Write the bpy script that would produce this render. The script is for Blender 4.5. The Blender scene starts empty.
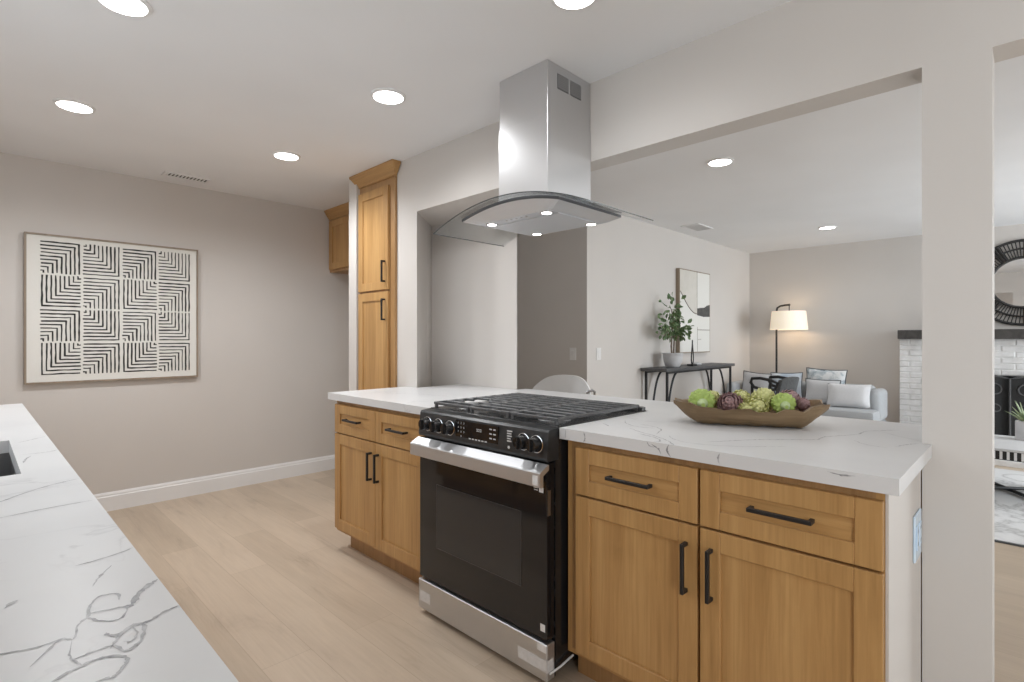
import bpy, bmesh, math, random
from mathutils import Vector, Matrix, Quaternion
random.seed(7)
S = bpy.context.scene
COL = S.collection
PI = math.pi
R = math.radians

# ------------------------------------------------------------------ camera, world, light, exposure
F_PX, CAM_H, YAW = 529.72, 1.2411, 44.4207
cam = bpy.data.cameras.new('camera')
cam.sensor_width = 36.0
cam.lens = F_PX / 1024 * 36.0
cam.shift_y = -2.69 / 1024
cam.clip_start = 0.02
camo = bpy.data.objects.new('camera', cam)
COL.objects.link(camo)
camo.location = (0, 0, CAM_H)
camo.rotation_euler = (PI / 2, 0, R(YAW - 90))
S.camera = camo

S.view_settings.view_transform = 'Standard'
S.view_settings.look = 'None'
S.view_settings.gamma = 1.0
S.view_settings.use_curve_mapping = False
S.view_settings.exposure = 0.30
S.cycles.diffuse_bounces = 8
S.cycles.max_bounces = 12

W = bpy.data.worlds.new('world')
S.world = W
W.use_nodes = True
W.node_tree.nodes['Background'].inputs[0].default_value = (0.80, 0.90, 1.0, 1)
W.node_tree.nodes['Background'].inputs[1].default_value = 1.0

SPOT_W = 44.0          # recessed downlights, far half of the kitchen
SPOT_NEAR_W = 9.0     # recessed downlights, near half
SPOT_LIVING_W = 17.0
DAY_KITCHEN_W = 5.0   # daylight through the window over the sink
DAY_LIVING_W = 110.0    # daylight through the living room's sliding window
FILL_REAR_W = 38.0      # added fill from behind the camera, at an invented tall window
HOOD_W = 1.0


def area_light(name, loc, rot, sx, sy, power, colour):
    l = bpy.data.lights.new(name, 'AREA')
    l.shape = 'RECTANGLE'
    l.size, l.size_y = sx, sy
    l.energy = power
    l.color = colour
    o = bpy.data.objects.new(name, l)
    o.location = loc
    o.rotation_euler = rot
    COL.objects.link(o)
    return o


area_light('daylight_sink_window', (-0.40, 2.0, 1.62), (0, R(-90), 0), 0.95, 1.7, DAY_KITCHEN_W, (0.90, 0.955, 1.0))
area_light('added_rear_fill', (-0.42, -1.75, 1.2), (0, R(-90), 0), 1.8, 0.95, FILL_REAR_W, (0.90, 0.955, 1.0))  # added fill light, brightens the island fronts, post and header
area_light('daylight_sliding_window', (6.25, -2.90, 1.25), (R(90), 0, 0), 2.6, 2.0, DAY_LIVING_W, (0.90, 0.955, 1.0))


# ------------------------------------------------------------------ materials
def mat(name, colour, rough=0.5, metal=0.0, **kw):
    m = bpy.data.materials.new(name)
    m.use_nodes = True
    b = m.node_tree.nodes['Principled BSDF']
    b.inputs['Base Color'].default_value = (*colour, 1)
    b.inputs['Roughness'].default_value = rough
    b.inputs['Metallic'].default_value = metal
    for k, v in kw.items():
        b.inputs[k.replace('_', ' ')].default_value = v
    return m


class NT:
    """Small helper for building node trees."""
    def __init__(self, m):
        self.t = m.node_tree
        self.b = self.t.nodes['Principled BSDF']

    def n(self, kind, **props):
        nd = self.t.nodes.new(kind)
        for k, v in props.items():
            setattr(nd, k, v)
        return nd

    def l(self, a, b):
        self.t.links.new(a, b)

    def coords(self, scale=(1, 1, 1), rot=(0, 0, 0), out='Object'):
        tc = self.n('ShaderNodeTexCoord')
        mp = self.n('ShaderNodeMapping')
        mp.inputs['Scale'].default_value = scale
        mp.inputs['Rotation'].default_value = rot
        self.l(tc.outputs[out], mp.inputs['Vector'])
        return mp.outputs['Vector']

    def noise(self, vec, scale, detail=3, rough=0.55, dist=0.0):
        nd = self.n('ShaderNodeTexNoise')
        nd.inputs['Scale'].default_value = scale
        nd.inputs['Detail'].default_value = detail
        nd.inputs['Roughness'].default_value = rough
        nd.inputs['Distortion'].default_value = dist
        self.l(vec, nd.inputs['Vector'])
        return nd.outputs['Fac']

    def ramp(self, fac, stops):
        nd = self.n('ShaderNodeValToRGB')
        cr = nd.color_ramp
        while len(cr.elements) < len(stops):
            cr.elements.new(0.5)
        for e, (p, c) in zip(cr.elements, stops):
            e.position = p
            e.color = (*c, 1)
        self.l(fac, nd.inputs['Fac'])
        return nd.outputs['Color']

    def mix(self, fac, a, b, blend='MIX'):
        nd = self.n('ShaderNodeMix', data_type='RGBA', blend_type=blend)
        for s, v in ((nd.inputs[0], fac), (nd.inputs[6], a), (nd.inputs[7], b)):
            if hasattr(v, 'is_linked'):
                self.l(v, s)
            elif isinstance(v, (int, float)):
                s.default_value = v
            else:
                s.default_value = (*v, 1)
        return nd.outputs[2]

    def math(self, op, a, b=0.0):
        nd = self.n('ShaderNodeMath', operation=op)
        for s, v in ((nd.inputs[0], a), (nd.inputs[1], b)):
            if hasattr(v, 'is_linked'):
                self.l(v, s)
            else:
                s.default_value = v
        return nd.outputs[0]

    def bump(self, h, strength=0.1, dist=0.01):
        nd = self.n('ShaderNodeBump')
        nd.inputs['Strength'].default_value = strength
        nd.inputs['Distance'].default_value = dist
        self.l(h, nd.inputs['Height'])
        self.l(nd.outputs['Normal'], self.b.inputs['Normal'])

    def base(self, c):
        self.l(c, self.b.inputs['Base Color'])


def paint(name, c, rough=0.6):
    m = mat(name, c, rough)
    t = NT(m)
    v = t.coords()
    n = t.noise(v, 1.3, 2)
    t.base(t.ramp(n, [(0.3, tuple(x * 0.97 for x in c)), (0.7, tuple(x * 1.02 for x in c))]))
    t.bump(t.noise(v, 140, 2), 0.06, 0.003)
    return m


def wood(name, dark, mid, light, axis, rough=0.42):
    m = mat(name, mid, rough)
    t = NT(m)
    sc = [9, 9, 9]
    sc[axis] = 0.7
    v = t.coords(tuple(sc))
    n1 = t.noise(v, 1.6, 5, 0.6, 0.9)
    sc2 = [70, 70, 70]
    sc2[axis] = 2.2
    n2 = t.noise(t.coords(tuple(sc2)), 1.5, 3, 0.6)
    c = t.ramp(n1, [(0.25, dark), (0.5, mid), (0.78, light)])
    c2 = t.ramp(n2, [(0.33, (0.80, 0.77, 0.72)), (0.6, (1, 1, 1))])
    t.base(t.mix(0.65, c, c2, 'MULTIPLY'))
    t.bump(n2, 0.05, 0.002)
    return m


def quartz(name):
    m = mat(name, (0.70, 0.70, 0.70), 0.36)
    t = NT(m)
    v = t.coords()
    # sparse hair veins: the thin zero set of a distorted noise, broken up by a broad mask
    n = t.noise(v, 1.5, 6, 0.58, 0.7)
    d = t.math('ABSOLUTE', t.math('SUBTRACT', n, 0.5))
    vein = t.ramp(d, [(0.0, (1, 1, 1)), (0.006, (0, 0, 0))])
    mask = t.ramp(t.noise(v, 2.1, 2), [(0.50, (0, 0, 0)), (0.66, (1, 1, 1))])
    fac = t.mix(1.0, vein, mask, 'MULTIPLY')
    cloud = t.ramp(t.noise(v, 2.4, 4), [(0.3, (0.63, 0.63, 0.635)), (0.7, (0.70, 0.70, 0.70))])
    t.base(t.mix(t.math('MULTIPLY', fac, 0.55), cloud, (0.33, 0.33, 0.34)))
    return m


def floor_mat():
    m = mat('oak_plank', (0.42, 0.33, 0.24), 0.42)
    t = NT(m)
    v = t.coords(rot=(0, 0, R(90)))
    br = t.n('ShaderNodeTexBrick')
    br.offset = 0.37
    br.inputs['Scale'].default_value = 1.0
    br.inputs['Mortar Size'].default_value = 0.0012
    br.inputs['Mortar Smooth'].default_value = 0.3
    br.inputs['Brick Width'].default_value = 1.5
    br.inputs['Row Height'].default_value = 0.19
    br.inputs['Color1'].default_value = (0.2, 0.2, 0.2, 1)
    br.inputs['Color2'].default_value = (0.8, 0.8, 0.8, 1)
    br.inputs['Mortar'].default_value = (0.35, 0.35, 0.35, 1)
    t.l(v, br.inputs['Vector'])
    plank = t.ramp(br.outputs['Color'], [(0.2, (0.485, 0.392, 0.298)), (0.8, (0.57, 0.466, 0.362))])
    n1 = t.noise(t.coords((5.5, 0.9, 1)), 1.5, 5, 0.62, 0.8)
    grain = t.ramp(n1, [(0.25, (0.76, 0.74, 0.72)), (0.42, (0.96, 0.95, 0.94)), (0.7, (1.06, 1.06, 1.05))])
    n2 = t.noise(t.coords((90, 3, 1)), 1.0, 3, 0.6)
    fine = t.ramp(n2, [(0.3, (0.93, 0.92, 0.91)), (0.65, (1, 1, 1))])
    c = t.mix(1.0, t.mix(0.9, plank, grain, 'MULTIPLY'), fine, 'MULTIPLY')
    t.base(t.mix(t.math('MULTIPLY', br.outputs['Fac'], 0.35), c, (0.25, 0.18, 0.12)))
    return m


def steel(name, c, rough, axis):
    m = mat(name, c, rough, 1.0)
    t = NT(m)
    sc = [55, 55, 55]
    sc[axis] = 0.5
    n = t.noise(t.coords(tuple(sc)), 1.0, 2)
    t.l(t.math('ADD', t.math('MULTIPLY', n, 0.06), rough - 0.03), t.b.inputs['Roughness'])
    return m


def glow(name, c, strength):
    m = mat(name, (0.9, 0.9, 0.9), 0.5)
    b = m.node_tree.nodes['Principled BSDF']
    b.inputs['Emission Color'].default_value = (*c, 1)
    b.inputs['Emission Strength'].default_value = strength
    return m


def clear_glass(name, tint, gloss_ior=1.5):
    m = bpy.data.materials.new(name)
    m.use_nodes = True
    t = m.node_tree
    t.nodes.clear()
    out = t.nodes.new('ShaderNodeOutputMaterial')
    tr = t.nodes.new('ShaderNodeBsdfTransparent')
    tr.inputs[0].default_value = (*tint, 1)
    gl = t.nodes.new('ShaderNodeBsdfGlossy')
    gl.inputs['Roughness'].default_value = 0.02
    fr = t.nodes.new('ShaderNodeFresnel')
    fr.inputs['IOR'].default_value = gloss_ior
    mx = t.nodes.new('ShaderNodeMixShader')
    t.links.new(fr.outputs[0], mx.inputs[0])
    t.links.new(tr.outputs[0], mx.inputs[1])
    t.links.new(gl.outputs[0], mx.inputs[2])
    t.links.new(mx.outputs[0], out.inputs[0])
    return m


def fabric(name, c, scale=300, rough=0.9, var=0.12):
    m = mat(name, c, rough)
    t = NT(m)
    v = t.coords()
    n = t.noise(v, scale, 2)
    t.base(t.ramp(n, [(0.3, tuple(x * (1 - var) for x in c)), (0.7, tuple(min(1, x * (1 + var)) for x in c))]))
    t.bump(n, 0.25, 0.002)
    return m


def mottled(name, a, b, scale, rough=0.6, bump=0.0):
    m = mat(name, a, rough)
    t = NT(m)
    n = t.noise(t.coords(), scale, 4)
    t.base(t.ramp(n, [(0.32, a), (0.68, b)]))
    if bump:
        t.bump(n, bump, 0.004)
    return m


M = {}
M['wall'] = paint('wall_paint', (0.615, 0.582, 0.550))
M['ceiling'] = paint('ceiling_paint', (0.82, 0.825, 0.835), 0.8)
M['trim'] = paint('white_trim_paint', (0.80, 0.80, 0.80), 0.4)
M['floor'] = floor_mat()
OAK = ((0.36, 0.195, 0.068), (0.48, 0.275, 0.104), (0.56, 0.338, 0.138))
M['oak_v'] = wood('oak_cabinet_upright_grain', *OAK, 2)
M['oak_h'] = wood('oak_cabinet_level_grain', *OAK, 0)
M['oak_edge'] = wood('oak_cabinet_frame', (0.30, 0.165, 0.066), (0.39, 0.222, 0.094), (0.46, 0.27, 0.12), 2)
M['quartz'] = quartz('white_quartz')
M['vein'] = mottled('quartz_vein', (0.20, 0.20, 0.21), (0.50, 0.50, 0.51), 70, 0.36)
M['black_metal'] = mat('black_metal', (0.012, 0.012, 0.013), 0.42, 0.0)
M['iron'] = mottled('cast_iron', (0.06, 0.06, 0.061), (0.115, 0.115, 0.118), 120, 0.42, 0.15)
M['enamel'] = mottled('black_enamel', (0.012, 0.012, 0.013), (0.02, 0.02, 0.021), 20, 0.2)
M['panel_dark'] = mottled('charcoal_steel', (0.020, 0.021, 0.022), (0.030, 0.031, 0.033), 40, 0.30)
M['oven_glass'] = mat('black_oven_glass', (0.012, 0.012, 0.013), 0.06)
M['window_dark'] = mat('oven_window_glass', (0.028, 0.028, 0.029), 0.10)
M['steel_h'] = steel('brushed_steel_level', (0.60, 0.605, 0.615), 0.48, 1)
M['steel_bright'] = steel('pale_satin_steel', (0.72, 0.74, 0.77), 0.55, 1)
M['steel_v'] = steel('brushed_steel_upright', (0.66, 0.66, 0.665), 0.34, 2)
M['steel_dark'] = steel('grey_steel', (0.34, 0.34, 0.345), 0.35, 1)
M['steel_trim'] = steel('dark_steel_trim', (0.10, 0.10, 0.105), 0.4, 1)
M['chrome'] = mat('chrome', (0.75, 0.75, 0.76), 0.12, 1.0)
M['hood_glass'] = clear_glass('hood_glass', (0.90, 0.915, 0.915), 1.7)
M['glass_edge'] = mat('glass_edge', (0.06, 0.065, 0.065), 0.2)
M['pane'] = clear_glass('window_pane', (0.95, 0.97, 0.97))
M['lamp_disc'] = glow('downlight_diffuser', (1.0, 0.97, 0.93), 9.0)
M['hood_led'] = glow('hood_lamp_diffuser', (1.0, 0.97, 0.93), 9.0)
M['mark'] = mat('light_grey_print', (0.62, 0.62, 0.62), 0.5)
M['mark_dim'] = mat('dim_grey_print', (0.04, 0.04, 0.04), 0.4)
M['sticker'] = mottled('white_sticker', (0.70, 0.70, 0.70), (0.80, 0.80, 0.80), 90, 0.5)
M['tape'] = mottled('clear_tape', (0.62, 0.62, 0.62), (0.70, 0.70, 0.71), 60, 0.3)
M['canvas'] = fabric('art_paper', (0.74, 0.73, 0.69), 400, 0.8, 0.03)
M['ink'] = mottled('black_ink', (0.014, 0.014, 0.014), (0.03, 0.03, 0.028), 120, 0.7)
M['frame_wood'] = wood('pale_oak_frame', (0.23, 0.18, 0.13), (0.30, 0.24, 0.18), (0.36, 0.30, 0.23), 2)
M['white_plastic'] = mottled('white_plastic', (0.74, 0.73, 0.72), (0.78, 0.77, 0.76), 12, 0.35)
M['film_blue'] = mottled('pale_blue_film', (0.62, 0.78, 0.95), (0.72, 0.86, 0.98), 30, 0.2)
M['vent_grey'] = mat('vent_shadow', (0.10, 0.10, 0.10), 0.8)
M['stool'] = mottled('white_moulded_shell', (0.74, 0.74, 0.74), (0.79, 0.79, 0.79), 6, 0.3)
M['bowl'] = wood('carved_bowl_wood', (0.115, 0.072, 0.034), (0.22, 0.145, 0.076), (0.33, 0.23, 0.13), 0, 0.6)
M['green'] = mottled('green_bract', (0.27, 0.42, 0.06), (0.55, 0.66, 0.22), 40, 0.5)
M['yellow'] = mottled('yellow_green_bract', (0.54, 0.56, 0.16), (0.82, 0.80, 0.46), 40, 0.5)
M['purple'] = mottled('purple_bract', (0.25, 0.125, 0.14), (0.55, 0.38, 0.37), 45, 0.5)
M['stem'] = mottled('pale_green_stem', (0.34, 0.48, 0.20), (0.62, 0.70, 0.42), 60, 0.5)
M['charcoal_wood'] = wood('grey_washed_wood', (0.055, 0.055, 0.057), (0.085, 0.086, 0.09), (0.13, 0.13, 0.135), 0, 0.5)
M['ceramic'] = mottled('pale_grey_ceramic', (0.50, 0.50, 0.51), (0.62, 0.62, 0.63), 8, 0.45)
M['soil'] = mottled('soil', (0.03, 0.022, 0.015), (0.07, 0.05, 0.035), 60, 0.95, 0.5)
M['bark'] = mottled('bark', (0.13, 0.10, 0.075), (0.24, 0.19, 0.14), 40, 0.8)
M['leaf'] = mottled('ficus_leaf', (0.06, 0.125, 0.045), (0.20, 0.28, 0.13), 20, 0.45)
M['leaf_pale'] = mottled('agave_leaf', (0.20, 0.27, 0.14), (0.40, 0.46, 0.28), 20, 0.5)
M['sofa'] = fabric('light_grey_upholstery', (0.40, 0.41, 0.42))
M['cush_white'] = fabric('off_white_linen', (0.66, 0.66, 0.67))
M['cush_grey'] = fabric('pale_grey_linen', (0.54, 0.54, 0.55))
M['cush_dark'] = fabric('slate_welt', (0.11, 0.115, 0.12))
M['charcoal_weave'] = fabric('charcoal_weave', (0.085, 0.088, 0.09), 120, 0.85, 0.35)
M['brick'] = None
M['mantel'] = wood('dark_mantel_wood', (0.032, 0.030, 0.028), (0.055, 0.051, 0.047), (0.085, 0.08, 0.075), 0, 0.6)
M['mesh'] = mottled('black_fire_mesh', (0.010, 0.010, 0.010), (0.018, 0.018, 0.018), 200, 0.7)
M['mirror'] = mat('mirror_silver', (0.86, 0.86, 0.86), 0.02, 1.0)
M['wicker'] = mottled('black_cane', (0.016, 0.015, 0.014), (0.035, 0.032, 0.03), 80, 0.6)
M['mortar'] = mottled('dark_mortar', (0.02, 0.02, 0.02), (0.05, 0.05, 0.05), 60, 0.9)


def brick_mat():
    m = mat('white_painted_brick', (0.72, 0.71, 0.70), 0.7)
    t = NT(m)
    n = t.noise(t.coords(), 14, 4)
    t.base(t.ramp(n, [(0.3, (0.66, 0.65, 0.64)), (0.7, (0.78, 0.775, 0.77))]))
    t.bump(t.noise(t.coords(), 55, 4), 0.4, 0.006)
    return m


def patterned():
    m = mat('brushed_stroke_fabric', (0.6, 0.62, 0.64), 0.9)
    t = NT(m)
    n = t.noise(t.coords((1, 2.2, 1)), 7, 4, 0.6, 0.8)
    t.base(t.ramp(n, [(0.36, (0.13, 0.16, 0.19)), (0.46, (0.42, 0.47, 0.50)), (0.56, (0.70, 0.71, 0.71))]))
    return m


def blue_cloud():
    m = mat('pale_blue_wash_fabric', (0.6, 0.66, 0.72), 0.9)
    t = NT(m)
    n = t.noise(t.coords(), 5, 3)
    t.base(t.ramp(n, [(0.35, (0.42, 0.50, 0.60)), (0.6, (0.68, 0.71, 0.74))]))
    return m


def rug_mat():
    m = mat('marbled_rug', (0.7, 0.69, 0.68), 0.95)
    t = NT(m)
    v = t.coords()
    n = t.noise(v, 1.4, 5, 0.6, 1.2)
    d = t.math('ABSOLUTE', t.math('SUBTRACT', n, 0.5))
    vein = t.ramp(d, [(0.0, (0.42, 0.415, 0.41)), (0.02, (0.58, 0.575, 0.57)), (0.06, (0.66, 0.655, 0.65))])
    t.base(vein)
    t.bump(t.noise(v, 260, 2), 0.3, 0.004)
    return m


def shade_mat():
    m = mat('cream_lamp_shade', (0.85, 0.80, 0.70), 0.9)
    t = NT(m)
    b = t.b
    b.inputs['Emission Color'].default_value = (1.0, 0.80, 0.55, 1)
    b.inputs['Emission Strength'].default_value = 0.30
    n = t.noise(t.coords((60, 60, 4)), 3, 2)
    t.base(t.ramp(n, [(0.3, (0.78, 0.73, 0.64)), (0.7, (0.86, 0.81, 0.72))]))
    return m


M['brick'] = brick_mat()
M['pattern'] = patterned()
M['blue_cloud'] = blue_cloud()
M['rug'] = rug_mat()
M['shade'] = shade_mat()


# ------------------------------------------------------------------ mesh helpers
class MB:
    def __init__(self):
        self.bm = bmesh.new()

    def _mi(self, faces, mi):
        for f in faces:
            f.material_index = mi

    def box(self, x0, x1, y0, y1, z0, z1, bev=0.0, mi=0, seg=1, mtx=None):
        r = bmesh.ops.create_cube(self.bm, size=1.0)
        vs = r['verts']
        for v in vs:
            v.co = Vector(((x0 + x1) / 2 + v.co.x * (x1 - x0), (y0 + y1) / 2 + v.co.y * (y1 - y0), (z0 + z1) / 2 + v.co.z * (z1 - z0)))
        fs = {f for v in vs for f in v.link_faces}
        if bev > 0:
            es = list({e for v in vs for e in v.link_edges})
            rr = bmesh.ops.bevel(self.bm, geom=es, offset=bev, segments=seg, affect='EDGES', profile=0.5)
            fs = {f for f in fs if f.is_valid} | set(rr['faces'])
            vs = list({v for f in fs for v in f.verts})
        self._mi(fs, mi)
        if mtx is not None:
            for v in vs:
                v.co = mtx @ v.co
        return self

    def prism(self, pts, axis, a0, a1, mi=0, bev=0.0):
        """pts: 2-D outline in the two axes other than `axis`, in cyclic order (y,z) / (x,z) / (x,y)."""
        def co(p, a):
            return {0: (a, p[0], p[1]), 1: (p[0], a, p[1]), 2: (p[0], p[1], a)}[axis]
        lo = [self.bm.verts.new(co(p, a0)) for p in pts]
        hi = [self.bm.verts.new(co(p, a1)) for p in pts]
        fs = [self.bm.faces.new(lo), self.bm.faces.new(hi)]
        n = len(pts)
        for i in range(n):
            fs.append(self.bm.faces.new((lo[i], lo[(i + 1) % n], hi[(i + 1) % n], hi[i])))
        bmesh.ops.recalc_face_normals(self.bm, faces=fs)
        if bev > 0:
            es = list({e for f in fs for e in f.edges})
            rr = bmesh.ops.bevel(self.bm, geom=es, offset=bev, segments=2, affect='EDGES', profile=0.5)
            fs = [f for f in fs if f.is_valid] + list(rr['faces'])
        self._mi(fs, mi)
        return self

    def tube(self, pts, r, seg=8, closed=False, mi=0, radii=None, flat=None):
        pts = [Vector(p) for p in pts]
        n = len(pts)
        rings = []
        prev = None
        for i, p in enumerate(pts):
            if closed:
                d = (pts[(i + 1) % n] - pts[i - 1])
            else:
                d = (pts[min(i + 1, n - 1)] - pts[max(i - 1, 0)])
            d.normalize()
            if prev is None:
                u = d.orthogonal().normalized() if flat is None else (Vector(flat) - d * d.dot(Vector(flat))).normalized()
            else:
                u = (prev - d * prev.dot(d))
                u = u.normalized() if u.length > 1e-6 else d.orthogonal().normalized()
            prev = u
            w = d.cross(u)
            rr = radii[i] if radii else r
            rings.append([self.bm.verts.new(p + (u * math.cos(2 * PI * k / seg) + w * math.sin(2 * PI * k / seg)) * rr) for k in range(seg)])
        fs = []
        m = n if closed else n - 1
        for i in range(m):
            a, b = rings[i], rings[(i + 1) % n]
            for k in range(seg):
                fs.append(self.bm.faces.new((a[k], a[(k + 1) % seg], b[(k + 1) % seg], b[k])))
        if not closed:
            fs.append(self.bm.faces.new(rings[0]))
            fs.append(self.bm.faces.new(rings[-1]))
        bmesh.ops.recalc_face_normals(self.bm, faces=fs)
        self._mi(fs, mi)
        return self

    def lathe(self, prof, seg=32, c=(0, 0, 0), mi=0, axis=2, close=True):
        """prof: list of (radius, height); r = 0 at an end makes a point."""
        c = Vector(c)

        def co(r, h, a):
            x, y = r * math.cos(a), r * math.sin(a)
            return c + {2: Vector((x, y, h)), 0: Vector((h, x, y)), 1: Vector((x, h, y))}[axis]
        rings = []
        for r, h in prof:
            if r < 1e-6:
                rings.append([self.bm.verts.new(co(0, h, 0))])
            else:
                rings.append([self.bm.verts.new(co(r, h, 2 * PI * k / seg)) for k in range(seg)])
        fs = []
        for a, b in zip(rings, rings[1:]):
            for k in range(seg):
                k2 = (k + 1) % seg
                q = []
                for v in (a[k % len(a)], a[k2 % len(a)], b[k2 % len(b)], b[k % len(b)]):
                    if v not in q:
                        q.append(v)
                if len(q) >= 3:
                    fs.append(self.bm.faces.new(q))
        if close:
            for rg in (rings[0], rings[-1]):
                if len(rg) > 2:
                    fs.append(self.bm.faces.new(rg))
        bmesh.ops.recalc_face_normals(self.bm, faces=fs)
        self._mi(fs, mi)
        return self

    def grid(self, fn, nu, nv, mi=0, thick=None):
        vs = [[self.bm.verts.new(fn(i / nu, j / nv)) for j in range(nv + 1)] for i in range(nu + 1)]
        fs = []
        for i in range(nu):
            for j in range(nv):
                fs.append(self.bm.faces.new((vs[i][j], vs[i + 1][j], vs[i + 1][j + 1], vs[i][j + 1])))
        self._mi(fs, mi)
        return vs

    def face(self, pts, mi=0):
        f = self.bm.faces.new([self.bm.verts.new(p) for p in pts])
        f.material_index = mi
        return self

    def build(self, name, mats, parent=None, loc=None, rot=None, smooth=True, weld=False):
        if weld:
            bmesh.ops.remove_doubles(self.bm, verts=self.bm.verts[:], dist=1e-5)
        me = bpy.data.meshes.new(name)
        self.bm.to_mesh(me)
        self.bm.free()
        for m in (mats if isinstance(mats, (list, tuple)) else [mats]):
            me.materials.append(m)
        if smooth:
            me.polygons.foreach_set('use_smooth', [True] * len(me.polygons))
            me.set_sharp_from_angle(angle=R(35))
        o = bpy.data.objects.new(name, me)
        COL.objects.link(o)
        if parent is not None:
            o.parent = parent
        if loc is not None:
            o.location = loc
        if rot is not None:
            o.rotation_euler = rot
        return o


def tag(o, label, cat, group=None):
    o['label'] = label
    o['category'] = cat
    if group:
        o['group'] = group
    return o


def thing(name, label, cat, loc=(0, 0, 0), rotz=0.0, group=None):
    o = bpy.data.objects.new(name, None)
    o.empty_display_size = 0.1
    COL.objects.link(o)
    o.location = loc
    o.rotation_euler = (0, 0, rotz)
    return tag(o, label, cat, group)


def struct(o):
    o['kind'] = 'structure'
    return o


def copy_tree(o, parent=None):
    c = o.copy()
    COL.objects.link(c)
    if parent is not None:
        c.parent = parent
    for ch in list(o.children):
        copy_tree(ch, c)
    return c


def text_mesh(mb, body, size, mtx, mi=0, depth=0.0004):
    cu = bpy.data.curves.new('t', 'FONT')
    cu.body = body
    cu.size = size
    cu.align_x = 'CENTER'
    cu.align_y = 'CENTER'
    cu.extrude = depth
    cu.resolution_u = 2
    ob = bpy.data.objects.new('t', cu)
    me = bpy.data.meshes.new_from_object(ob)
    n0 = len(mb.bm.faces)
    n1 = len(mb.bm.verts)
    mb.bm.from_mesh(me)
    mb.bm.verts.ensure_lookup_table()
    mb.bm.faces.ensure_lookup_table()
    for v in mb.bm.verts[n1:]:
        v.co = mtx @ v.co
    for f in mb.bm.faces[n0:]:
        f.material_index = mi
    bpy.data.objects.remove(ob)
    bpy.data.meshes.remove(me)
    bpy.data.curves.remove(cu)


# ------------------------------------------------------------------ setting
H = 2.44                    # ceiling
XW, XW2 = 2.039, 2.161      # partition between kitchen and living room
ZH = 2.072                  # head of its openings
YL = 4.74                   # kitchen far-left wall
YV = 2.848                  # living room left wall
XB = 7.71                   # living room back wall
XR = -0.46                  # wall behind the sink counter
YE = -2.5                   # kitchen end wall
YS = -3.0                   # living room window wall
XH = 3.868                  # hall end wall


def zt_box(name, *b, m='wall', **kw):
    return struct(MB().box(*b, **kw).build(name, M[m], smooth=False))


zt_box('floor', XR - 0.12, XB + 0.12, YS - 0.12, YL + 0.12, -0.10, 0.0, m='floor')
zt_box('ceiling', XR - 0.12, XB + 0.12, YS - 0.12, YL + 0.12, H, H + 0.10, m='ceiling')
zt_box('wall_left', XR - 0.12, XH + 0.12, YL, YL + 0.12, 0, H)
zt_box('wall_back', XB, XB + 0.12, YS - 0.12, YL + 0.12, 0, H)

# partition: header over both openings, post between them, left pier with its splayed jamb
b = MB()
b.box(XW, XW2, YE, 2.87, ZH, H)
b.box(XW, XW2, 0.079, 0.239, 0, ZH)
b.box(XW, XW2, YE, -0.86, 0, ZH)
b.prism([(XW, 2.87), (2.40, 3.19), (2.30, 3.19), (2.30, 3.098), (XW, 3.098)], 2, 0, H)
struct(b.build('wall_partition', M['wall'], smooth=False))
zt_box('wall_bulkhead', XW2, 2.40, 2.31, 2.87, ZH, H)
struct(MB().prism([(XW + 0.001, 2.871), (2.40, 2.871), (2.40, 3.189)], 2, ZH, H).build('wall_soffit', M['wall'], smooth=False))
struct(MB().prism([(2.40, 2.308), (2.52, 2.43), (2.52, 3.68), (2.40, 3.68)], 2, 0, H).build('wall_stub', M['wall'], smooth=False))
zt_box('wall_nook', 2.74, 2.86, 3.68, YL, 0, H)
zt_box('wall_pantry', 1.995, 2.74, 3.568, 3.68, 0, H)
zt_box('wall_hall', XH, XH + 0.12, YV, YL, 0, H)
zt_box('wall_side', XH + 0.12, XB, YV, YV + 0.12, 0, H)
b = MB()
b.box(XR - 0.12, XR, YE, -2.3, 0, H)
b.box(XR - 0.12, XR, -1.22, 1.05, 0, H)
b.box(XR - 0.12, XR, -2.3, -1.22, 0, 0.2)
b.box(XR - 0.12, XR, -2.3, -1.22, 2.15, H)
b.box(XR - 0.12, XR, 2.95, YL, 0, H)
b.box(XR - 0.12, XR, 1.05, 2.95, 0, 1.08)
b.box(XR - 0.12, XR, 1.05, 2.95, 2.12, H)
struct(b.build('wall_rear', M['wall'], smooth=False))
b = MB()
b.box(XR - 0.12, XW2, YE - 0.12, YE, 0, H)
struct(b.build('wall_right', M['wall'], smooth=False))
b = MB()
b.box(XW2, 4.9, YS - 0.12, YS, 0, H)
b.box(7.6, XB, YS - 0.12, YS, 0, H)
b.box(4.9, 7.6, YS - 0.12, YS, 2.25, H)
b.box(XW, XW2, YS - 0.12, YE, 0, H)
struct(b.build('wall_front', M['wall'], smooth=False))


def window(name, axis, p, a0, a1, z0, z1, mullions):
    r = bpy.data.objects.new(name, None)
    COL.objects.link(r)
    r['kind'] = 'structure'
    f = MB()
    g = MB()

    def bx(mb, u0, u1, w0, w1, z0_, z1_):
        if axis == 'x':
            mb.box(w0, w1, u0, u1, z0_, z1_)
        else:
            mb.box(u0, u1, w0, w1, z0_, z1_)
    t = 0.05
    bx(f, a0, a0 + t, p - 0.08, p - 0.02, z0, z1)
    bx(f, a1 - t, a1, p - 0.08, p - 0.02, z0, z1)
    bx(f, a0 + t, a1 - t, p - 0.08, p - 0.02, z0, z0 + t)
    bx(f, a0 + t, a1 - t, p - 0.08, p - 0.02, z1 - t, z1)
    for mm in mullions:
        bx(f, mm - 0.03, mm + 0.03, p - 0.08, p - 0.02, z0 + t, z1 - t)
    bx(g, a0 + t, a1 - t, p - 0.055, p - 0.05, z0 + t, z1 - t)
    f.build('window_frame', M['trim'], r, smooth=False)
    g.build('pane', M['pane'], r, smooth=False)
    return r


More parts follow.
